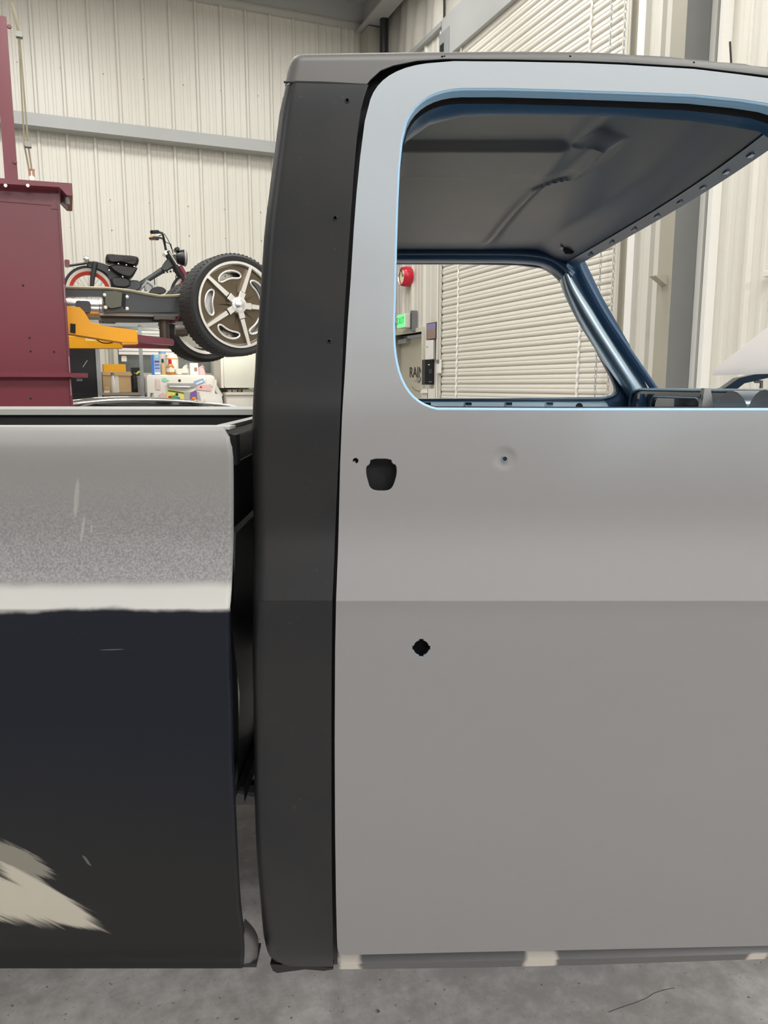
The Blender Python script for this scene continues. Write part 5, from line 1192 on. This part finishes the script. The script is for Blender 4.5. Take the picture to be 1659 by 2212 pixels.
# fridge
bFr = 9.30; a0_, a1_, z0_, z1_ = ext(318, 464, 810, 870, bFr)
fr_ = bld('fridge', (a0_+a1_)/2, bFr, 0, 'white refrigerator with flyers and magnets on its door', 'refrigerator'); w_ = (a1_-a0_)/2
mb = MB(); mb.prism(rrect(-w_, 0, w_, z1_, .05, 5), .06, .7, bev=.012); mb.build('body', M['white'], fr_, smooth=35)
mb = MB(); mb.prism(rrect(-w_, .62, w_, z1_-.004, .045, 5), -.01, .055, bev=.012); fdr = mb.build('door', M['white'], fr_, smooth=35)
mb = MB(); mb.prism(rrect(-w_, .05, w_, .60, .03, 4), -.01, .055, bev=.012); mb.build('door', M['white'], fr_, smooth=35)
qf_ = Loc((a0_+a1_)/2, bFr-.015, 0)
def fplate(name, pts, mt, par=fr_, d=.0): mb = MB(); mb.prism([qf_(px, py) for px, py in pts], -.016-d, -.011-d); return mb.build(name, mt, par)
hnd = fplate('door_handle', [(360, 828), (420, 828), (424, 834), (405, 838), (362, 836)], M['steel'], fdr, .02)
mb = MB(); p0_, p1_ = qf_(366, 835), qf_(410, 836); mb.tube([(p0_[0], -.045, p0_[1]), (lerp(p0_[0], p1_[0], .5), -.055, p0_[1]-.002), (p1_[0], -.045, p1_[1])], .008, 8); mb.build('chrome_grip', M['chrome'], hnd, smooth=60)
mb = MB(); p0_ = qf_(388, 822); mb.lathe([(0, .006), (.014, .005), (.016, 0)], Matrix.Translation((p0_[0], -.011, p0_[1]))@RX, 14); mb.build('fridge_emblem', M['ink'], fdr)
def paper(name, pts, mt, label, cat='flyer', extra=(), d=0):
    yb_ = bFr-.018-d; a_, z_ = atB(pts[0][0], pts[0][1], yb_); o = bld(name, a_, yb_, z_, label, cat); ql = Loc(a_, yb_, z_)
    mb = MB(); mb.prism([ql(*p) for p in pts], 0, .003); mb.build('sheet', mt, o)
    for nm, pp_, m2 in extra: mb = MB(); mb.prism([ql(*p) for p in pp_], -.004, 0); mb.build(nm, m2, o)
    return o
C_ = lambda x, y, rx, ry, n=10: circ(x, y, rx, n, ry)
paper('yellow_flyer', [(361, 840), (401, 846), (398, 871), (358, 865)], M['flyer'], 'yellow flyer with a colourful leaf picture on the fridge door', 'flyer',
      [('green_shape', C_(377, 859, 6, 5.5), M['green']), ('red_leaf', C_(367, 860, 4.5, 5), M['red']), ('blue_leaf', C_(385, 861, 4, 4.5), M['blue']), ('pink_leaf', C_(388, 867, 4, 3), M['pink']), ('black_shape', C_(382, 852, 3.2, 3.2), M['ink']), ('orange_leaf', C_(371, 856, 3, 3), M['orange']), ('heading', [(363, 843), (397, 848), (397, 850), (363, 845)], M['ink'])])
paper('blue_card', [(418, 824), (438, 817), (443, 826), (422, 834)], M['ltblue'], 'small blue and white card tilted at the top right of the fridge', 'card', [('card_panel', [(423, 828), (437, 822), (439, 825), (425, 831)], M['white'])])
paper('mint_magnet', [(350, 818), (355, 815), (361, 819), (366, 822), (358, 825), (351, 824)], M['ltgreen'], 'mint green bird-shaped magnet on the fridge', 'magnet')
paper('pink_note', [(427, 832), (456, 830), (455, 845), (424, 842)], M['pink'], 'pale pink note pinned on the fridge beside the card', 'note', [('heart', C_(434, 836, 2.5, 2), M['red'])])
paper('grey_sheet', [(446, 816), (461, 818), (460, 835), (446, 832)], M['paper'], 'white sheet at the upper right corner of the fridge', 'paper')
paper('food_flyer', [(412, 848), (424, 842), (428, 873), (410, 873)], M['purple'], 'dark flyer with orange slices on the fridge, right of the yellow one', 'flyer', [('orange_slice', C_(419, 860, 5, 3), M['orange']), ('peach_slice', C_(423, 867, 4, 5), M['boxyel']), ('pink_slice', C_(413, 867, 3, 4), M['pink'])], d=.012)
paper('cupcake_sticker', [(343, 853), (352, 848), (359, 853), (357, 862), (344, 861)], M['pink'], 'pink and purple round sticker low on the left of the fridge', 'sticker', [('purple_base', [(345, 861), (354, 862), (353, 866), (346, 865)], M['purple'])])
paper('clear_pocket', [(396, 847), (430, 846), (436, 873), (400, 873)], mat('grey_sleeve', (.45, .44, .4), .3), 'greyish plastic sleeve hanging on the fridge door', 'sleeve')
paper('small_sketch', [(336, 818), (346, 820), (347, 842), (337, 842)], mat('sketch_paper', (.72, .62, .58), .8, var=.15, vscale=60), 'narrow sketch sheet on the left of the fridge door', 'paper')
paper('white_bag', [(440, 862), (456, 850), (462, 830), (466, 832), (464, 850), (478, 852), (482, 873), (446, 873)], M['paper'], 'white paper bag hanging at the right side of the fridge', 'bag', d=.02)
paper('white_towel', [(462, 820), (468, 820), (468, 832), (482, 854), (477, 858), (466, 846)], M['white'], 'white cloth draped down the fridge right edge', 'towel')
pot, r_, H_ = lathe_thing('steel_pitcher', 328, 849, 866, 9.1, [(0, 0), (.9, 0), (1, .4), (.7, .8), (.9, 1), (0, 1)], M['chrome'], 'small shiny steel pitcher at the lower left of the fridge', 'pitcher', None, 5)
pot.location.z -= 0
stn = MB(); a_, z_ = atB(328, 866, 9.1); st_ = bld('side_stand', a_, 9.1, 0, 'narrow grey stand below the steel pitcher', 'stand'); stn.box((-.06, -.08, z_-.02), (.06, .08, z_)); stn.build('top', M['taupe'], st_); mb = MB(); mb.box((-.015, -.015, 0), (.015, .015, z_-.02)); mb.build('leg', M['taupe'], st_); mb = MB(); mb.box((-.08, -.1, 0), (.08, .1, .015)); mb.build('base', M['taupe'], st_)
zF = z1_
def on_fridge(name, px0, px1, py0, db, depth, mt, label, cat, r=.006, kids=()):
    b = bFr+db; a0_, z1_ = atB(px0, py0, b); a1_, _ = atB(px1, py0, b); o = bld(name, (a0_+a1_)/2, b, zF, label, cat); w_ = (a1_-a0_)/2
    mb = MB(); mb.prism(rrect(-w_, 0, w_, z1_-zF, r, 4), 0, depth, bev=min(.012, r)); mb.build('body', mt, o, smooth=35)
    for nm, x0, x1, y0, y1, m2 in kids: mb = MB(); mb.box((lerp(-w_, w_, x0), -.003, lerp(0, z1_-zF, y0)), (lerp(-w_, w_, x1), 0, lerp(0, z1_-zF, y1))); mb.build(nm, m2, o)
    return o
on_fridge('blue_carton', 327, 345, 766, .06, .08, M['ltblue'], 'tall blue carton standing on the fridge top, left end', 'carton', kids=[('blue_spine', 0, .26, 0, 1, M['blue']), ('picture', .35, .9, .62, .7, M['maroon']), ('picture', .35, .9, .46, .53, M['purple']), ('picture', .35, .9, .3, .36, M['purple']), ('white_label', .3, 1, .02, .12, M['white']), ('badge', .45, .8, .84, .93, M['ltgreen'])])
def jar(name, px, pyt, rpx, db, prof, mt, label, cat, kids=()):
    b = bFr+db; a_, z1_ = atB(px, pyt, b); H = z1_-zF; r_ = rpx/FPX*b; o = bld(name, a_, b, zF, label, cat); mb = MB(); mb.lathe([(p[0]*r_, p[1]*H) for p in prof], None, 22); mb.build('body', mt, o, smooth=45)
    for nm, p0, p1, f, m2 in kids: mb = MB(); mb.lathe([(0, p0*H), (f*r_, p0*H), (f*r_, p1*H), (0, p1*H)], None, 20); mb.build(nm, m2, o, smooth=40)
    return o
BOT = [(0, 0), (.95, 0), (1, .05), (1, .5), (.85, .62), (.4, .75), (.38, 1), (0, 1)]
jar('sauce_bottle', 351, 776, 4.8, .10, BOT, M['box'], 'tan bottle with a dark cap beside the blue carton', 'bottle', [('cap', .78, 1.02, .5, M['ink'])])
jar('amber_bottle', 367, 776, 8.6, .10, [(0, 0), (.95, 0), (1, .1), (1, .45), (.7, .62), (.35, .72), (.33, 1), (0, 1)], M['amber'], 'round amber bottle with red neck label on the fridge', 'bottle', [('neck_label', .7, .98, .4, M['red']), ('front_label', .18, .42, 1.02, M['offwhite'])])
jar('white_jug', 371, 763, 12.5, .28, [(0, 0), (1, 0), (1, .72), (.95, .82), (.6, .95), (.4, 1), (0, 1)], M['white'], 'big white jug with an orange stripe at the back of the fridge', 'jug', [('orange_band', .72, .76, 1.03, M['orange'])])
jar('blue_lid_tub', 350, 760, 7, .46, [(0, 0), (1, 0), (1, .9), (.9, 1), (0, 1)], M['offwhite'], 'pale tub with light blue lid behind the tan bottle', 'tub', [('lid', .93, 1.02, 1.05, M['ltblue'])])
on_fridge('egg_carton', 379, 407, 796, .06, .12, M['offwhite'], 'low cream carton on the fridge top, in the middle', 'carton', r=.03, kids=[('print', .45, .95, .1, .3, M['taupe'])])
on_fridge('white_picture_box', 410, 428, 784, .10, .06, M['white'], 'white box with a small brown picture on the fridge', 'box', kids=[('picture', .5, .85, .3, .62, M['ptan'])])
def lump(name, px0, px1, py0, db, mt, label, cat, seed):
    rnd = random.Random(seed); b = bFr+db; a0_, z1_ = atB(px0, py0, b); a1_, _ = atB(px1, py0, b); o = bld(name, (a0_+a1_)/2, b+.08, zF, label, cat); w_ = (a1_-a0_)/2; H = z1_-zF
    pr = [(0, 0), (.9, 0), (1, .2), (.95, .45), (.75, .7), (.5, .9), (.2, 1), (0, 1)]; mb = MB(); n0 = 16
    mb.lathe([(p[0]*w_, p[1]*H) for p in pr], None, n0); mb.v = [(v[0]*(1+rnd.uniform(-.12, .12)), v[1]*.6, max(0, v[2]*(1+rnd.uniform(-.08, .08)))) for v in mb.v]; mb.build('bag', mt, o, smooth=50)
    mb = MB(); mb.tube([(0, 0, H*.92), (.02, 0, H*1.02), (.03, 0, H*1.08)], [.02, .012, .03], 8); mb.build('knot', mt, o, smooth=60)
lump('plastic_bag', 392, 412, 790, .18, M['white'], 'crumpled white bag behind the cream carton', 'bag', 3)
lump('pink_bag', 426, 446, 792, .10, M['pink'], 'crumpled pinkish bag right of the white picture box', 'bag', 5)
# wall cabinet and counter on the right of the fridge
o, w_, h_ = slab('wall_cabinet', 484, 580, 763, 838, 9.2, .5, mat('appliance_white', (.62, .63, .56), .35), 'pale wall cabinet below the polished wheel', 'cabinet', r=.02)
mb = MB(); mb.box((-w_-.03, 0, .0), (-w_-.002, .5, h_-.01)); mb.build('side_panel', M['offwhite'], o)
mb = MB(); mb.box((-w_+.02, .5, .0), (w_-.02, 1.05, h_)); mb.build('wall_mount', M['offwhite'], o)
cn = bld('counter', atB(540, 850, 9.1)[0], 9.5, 0, 'bright cream counter under the pale wall cabinet', 'counter'); zk = atB(520, 853, 9.1)[1]; x0_ = atB(491, 860, 9.1)[0]-atB(540, 850, 9.1)[0]
mb = MB(); mb.box((x0_, -.36, 0), (1.0, .6, zk)); mb.build('cabinet_body', M['offwhite'], cn); mb = MB(); mb.box((x0_-.01, -.38, zk), (1.02, .6, zk+.03)); mb.build('countertop', M['cream'], cn)
zk += .03
for i, (p0, p1, mt, lb) in enumerate(((492, 500, M['paper'], 'small white box, leftmost on the cream counter'), (502, 512, M['offwhite'], 'small cream box, second on the cream counter'), (514, 521, M['steel'], 'small grey box on the cream counter'), (524, 545, M['white'], 'wide white tray at the right end of the counter'))):
    a0_, z1_ = atB(p0, 841, 9.3); a1_, _ = atB(p1, 841, 9.3); o = bld('small_box', (a0_+a1_)/2, 9.3, zk, lb, 'box'); w_ = (a1_-a0_)/2; hh_ = max(.03, z1_-zk)
    mb = MB(); mb.prism(rrect(-w_, 0, w_, hh_*.8, .004, 2), 0, .12, bev=.003); mb.build('body', mt, o); mb = MB(); mb.box((-w_-.003, -.003, hh_*.8), (w_+.003, .123, hh_*.95)); mb.build('lid', M['cream'], o)
# tag hanging in the window
o = bld('price_tag', atB(268, 777, BB-.12)[0], BB-.12, atB(268, 781, BB-.12)[1], 'white tag with a pink top hanging before the window', 'tag'); w_ = 5/FPX*BB; mb = MB(); mb.prism(rrect(-w_, 0, w_, .06, .008, 3), -.004, .004); mb.build('card', M['white'], o); mb = MB(); mb.box((-w_+.004, -.006, .045), (w_-.004, -.004, .068)); mb.build('pink_top', M['pink'], o)

# ---- parked car under the chassis (only its roof shows over the bed rail)
bC0, bC1 = 6.25, 7.85
car = bld('parked_car', atB(300, 870, 7.0)[0], 7.05, 0, 'dark car with chrome roof trim parked under the raised chassis', 'car')
qq = lambda px, py: (atB(px, py, 7.0)[0]-atB(300, 870, 7.0)[0], atB(px, py, 7.0)[1])
zrf = qq(300, 859)[1]
sil = [(-2.2, .32), (-2.25, .62), (-2.1, .82), (-1.25, .90), (-.75, zrf-.09), (-.35, zrf-.012), (0, zrf), (.35, zrf-.03), (.75, zrf-.12), (1.25, .90), (2.05, .82), (2.2, .6), (2.15, .32)]
mb = MB(); mb.prism([(-2.2, .28), (-2.25, .6), (-2.1, .82), (-1.25, .9), (1.25, .9), (2.05, .82), (2.2, .6), (2.15, .28)], -.8, .8, bev=.05); mb.build('car_body', M['carpaint'], car, smooth=40)
mb = MB(); mb.prism([(-1.2, .9), (-.75, zrf-.12), (-.4, zrf-.03), (0, zrf-.016), (.4, zrf-.04), (.78, zrf-.12), (1.2, .9)], -.68, .68, bev=.04); mb.build('glasshouse', M['carglass'], car, smooth=40)
mb = MB(); mb.prism([(-.78, zrf-.085), (-.4, zrf-.01), (0, zrf+.0), (.4, zrf-.02), (.80, zrf-.085), (.78, zrf-.10), (.4, zrf-.036), (0, zrf-.018), (-.4, zrf-.028), (-.76, zrf-.10)], -.60, .60, bev=.01); mb.build('roof_panel', mat('silver_roof', (.16, .15, .13), .35, metal=.3), car, smooth=40)
for y_ in (-.69, .69): mb = MB(); mb.tube([(x_, y_, z_) for x_, z_ in spline([(-1.15, .93), (-.76, zrf-.10), (-.4, zrf-.02), (0, zrf-.006), (.4, zrf-.03), (.8, zrf-.10), (1.15, .93)], 5)], .008, 8); mb.build('chrome_trim', M['chrome'], car, smooth=60)
for x_ in (-1.35, 1.35):
    for y_ in (-.72, .72): mb = MB(); mb.lathe([(.18, -.1), (.29, -.1), (.31, 0), (.29, .1), (.18, .1)], Matrix.Translation((x_, y_, .31))@RX, 28, closed=True); t_ = mb.build('wheel', M['rubber'], car, smooth=40); mb = MB(); mb.lathe([(0, .06), (.18, .08), (.19, .1), (.19, -.1)], Matrix.Translation((x_, y_, .31))@Matrix.Rotation(R(90 if y_ < 0 else -90), 4, 'X'), 20); mb.build('rim', M['chrome2'], t_)

# ---- things on the right wall
def onwall(name, px, py, off, label, cat): b_, z_ = atA(px, py, AA-off); return T(empty(name, W(AA-off, b_, z_), TH-R(90), ), label, cat)
# local frame on that wall: x runs to -b (to the right as seen), y into the wall, z up
bq, zq = atA(880, 598, AA-.02)
ck = onwall('wall_clock', 885, 598, .02, 'round wall clock with a thick red rim above the exit door', 'clock')
rcl = (atA(880, 577, AA)[1]-atA(880, 620, AA)[1])/2
mb = MB(); mb.lathe([(rcl*.86, 0), (rcl, .0), (rcl*1.02, .05), (rcl*.92, .11), (rcl*.8, .12), (rcl*.76, .10)], RX, 40); mb.lathe([(0, .0), (rcl*.86, 0)], RX, 40); mb.build('red_case', M['red'], ck, smooth=50)
mb = MB(); mb.lathe([(0, .098), (rcl*.79, .098)], RX, 40); mb.build('dial', mat('cream_dial', (.75, .75, .5), .4), ck)
for a_, l_ in ((60, .5), (-20, .65)): mb = MB(); mb.box((-.004, -.104, 0), (.004, -.101, rcl*l_), Matrix.Rotation(R(a_), 4, 'Y')); mb.build('clock_hand', M['ink'], ck)
for k in range(12): mb = MB(); mb.box((-.003, -.102, rcl*.62), (.003, -.099, rcl*.72), Matrix.Rotation(R(30*k), 4, 'Y')); mb.build('hour_mark', M['ink'], ck)
mb = MB(); mb.lathe([(rcl*.76, .112), (rcl*.79, .122), (rcl*.82, .115)], RX, 40); mb.build('bezel', M['chrome'], ck, smooth=60)
ex = onwall('exit_sign', 873, 694, .10, 'green lit exit sign projecting above the exit door', 'sign')
he = (atA(871, 679, AA-.06)[1]-atA(871, 709, AA-.06)[1])/2
# the sign is turned a little towards the room
mb = MB(); mb.prism(rrect(-.13, -he, .13, he, .01, 3), -.045, .045, bev=.006); mb.build('housing', M['offwhite'], ex)
mb = MB(); mb.box((-.118, -.049, -he*.88), (.118, -.045, he*.88)); mb.build('lit_face', M['exit'], ex)
te = text('EXIT', .115, (0, -.051, 0), M['green'], ex, 'exit_lettering', rot=(R(90), 0, 0))
em = onwall('emergency_lamp', 896, 694, .03, 'narrow dark box beside the green exit sign', 'lamp'); mb = MB(); mb.bbox((-.03, -.05, -.13), (.03, .02, .13), .01); mb.build('housing', M['steel_dk'], em); mb = MB(); mb.box((-.02, -.055, -.1), (.02, -.05, .1)); mb.build('lens', M['frame'], em)
det = onwall('wall_sensor', 857, 698, .02, 'small round grey sensor left of the exit sign', 'sensor'); mb = MB(); mb.lathe([(.012, .03), (.035, .03), (.04, 0)], RX, 16); mb.build('ring', M['galv'], det, smooth=40); mb = MB(); mb.lathe([(0, .028), (.012, .03)], RX, 16); mb.build('eye', M['black'], det)
def wallrect(name, px0, px1, py0, py1, off, th_, mt, label, cat, kids=()):
    b0_, z0_ = atA(px0, py1, AA-off); b1_, z1_ = atA(px1, py0, AA-off); w_ = abs(b0_-b1_)/2; h_ = atA((px0+px1)/2, py0, AA-off)[1]-atA((px0+px1)/2, py1, AA-off)[1]
    zc = (atA((px0+px1)/2, py0, AA-off)[1]+atA((px0+px1)/2, py1, AA-off)[1])/2
    o = T(empty(name, W(AA-off, (b0_+b1_)/2, zc), TH-R(90)), label, cat)
    mb = MB(); mb.prism(rrect(-w_, -h_/2, w_, h_/2, .004, 2), 0, th_, bev=.002); mb.build('body', mt, o)
    for nm, x0, x1, y0, y1, dd, m2 in kids: mb = MB(); mb.box((lerp(-w_, w_, x0), -dd, lerp(-h_/2, h_/2, y0)), (lerp(-w_, w_, x1), 0, lerp(-h_/2, h_/2, y1))); mb.build(nm, m2, o)
    return o
wallrect('wall_calendar', 921, 942, 697, 733, .045, .012, M['ink'], 'calendar with a dark brown and violet picture beside the door', 'calendar', [('picture', .06, .94, .04, .6, .002, M['ptan']), ('sky_picture', .06, .94, .6, .95, .002, mat('violet_print', (.25, .22, .4), .6, var=.3, vscale=30))])
wallrect('calendar_page', 919, 938, 735, 776, .045, .006, M['paper'], 'white calendar page below the brown and violet picture', 'page', [('print_line', .1, .3, .62, .7, .001, M['steel']), ('binding', .96, 1, 0, 1, .003, M['frame'])])
dsp = wallrect('paper_dispenser', 911, 918, 777, 831, .13, .13, M['black'], 'black box dispenser mounted right of the exit door', 'dispenser', [])
for nm, y0_, y1_, z0_, z1_, m2 in (('side_face', .01, .12, -.95, .95, M['jet']), ('status_light', .04, .06, .55, .62, M['white']), ('side_label', .05, .09, -.1, .25, M['frame']), ('label_mark', .05, .09, -.78, -.74, M['steel'])):
    hD = .15; wD = abs(atA(911, 800, AA-.13)[0]-atA(918, 800, AA-.13)[0])/2; e_ = .001 if nm == 'side_face' else .003; mb = MB(); mb.box((wD, y0_, z0_*hD), (wD+e_, y1_, z1_*hD)); mb.build(nm, m2, dsp)
wallrect('switch_box', 943, 949, 777, 806, .07, .03, M['white'], 'small white switch box on the jamb right of the dispenser', 'switch', [('dark_top', 0, 1, .72, 1, .004, M['steel_dk'])])
wallrect('waste_bin', 912, 923, 840, 872, .14, .11, M['offwhite'], 'cream bin with white lid under the black dispenser', 'bin', [('lid', -.05, 1.05, .72, .9, .02, M['white']), ('dark_side', 1.0, 1.1, 0, 1, .0, M['ink'])])
wallrect('outlet_box', 1648, 1666, 584, 598, .06, .06, M['white'], 'white outlet box on the wall at the right edge', 'outlet', [('cover', .1, .9, .1, .9, .004, M['offwhite'])])
# ---- hairline crack in the concrete, under the door sill
def onfloor(px, py): d = ray(px, py); t = -CH/d.z; return (d.x*t, d.y*t, .0004)
mb = MB(); mb.tube([onfloor(*p) for p in spline([(1315, 2187), (1345, 2176), (1375, 2166), (1398, 2156), (1412, 2147), (1435, 2139), (1458, 2135)], 4)], .0008, 4)
ck_ = mb.build('floor_crack', M['steel_dk']); ck_.parent = bpy.data.objects['floor']; ck_.matrix_parent_inverse = Matrix.Rotation(-TH, 4, 'Z')
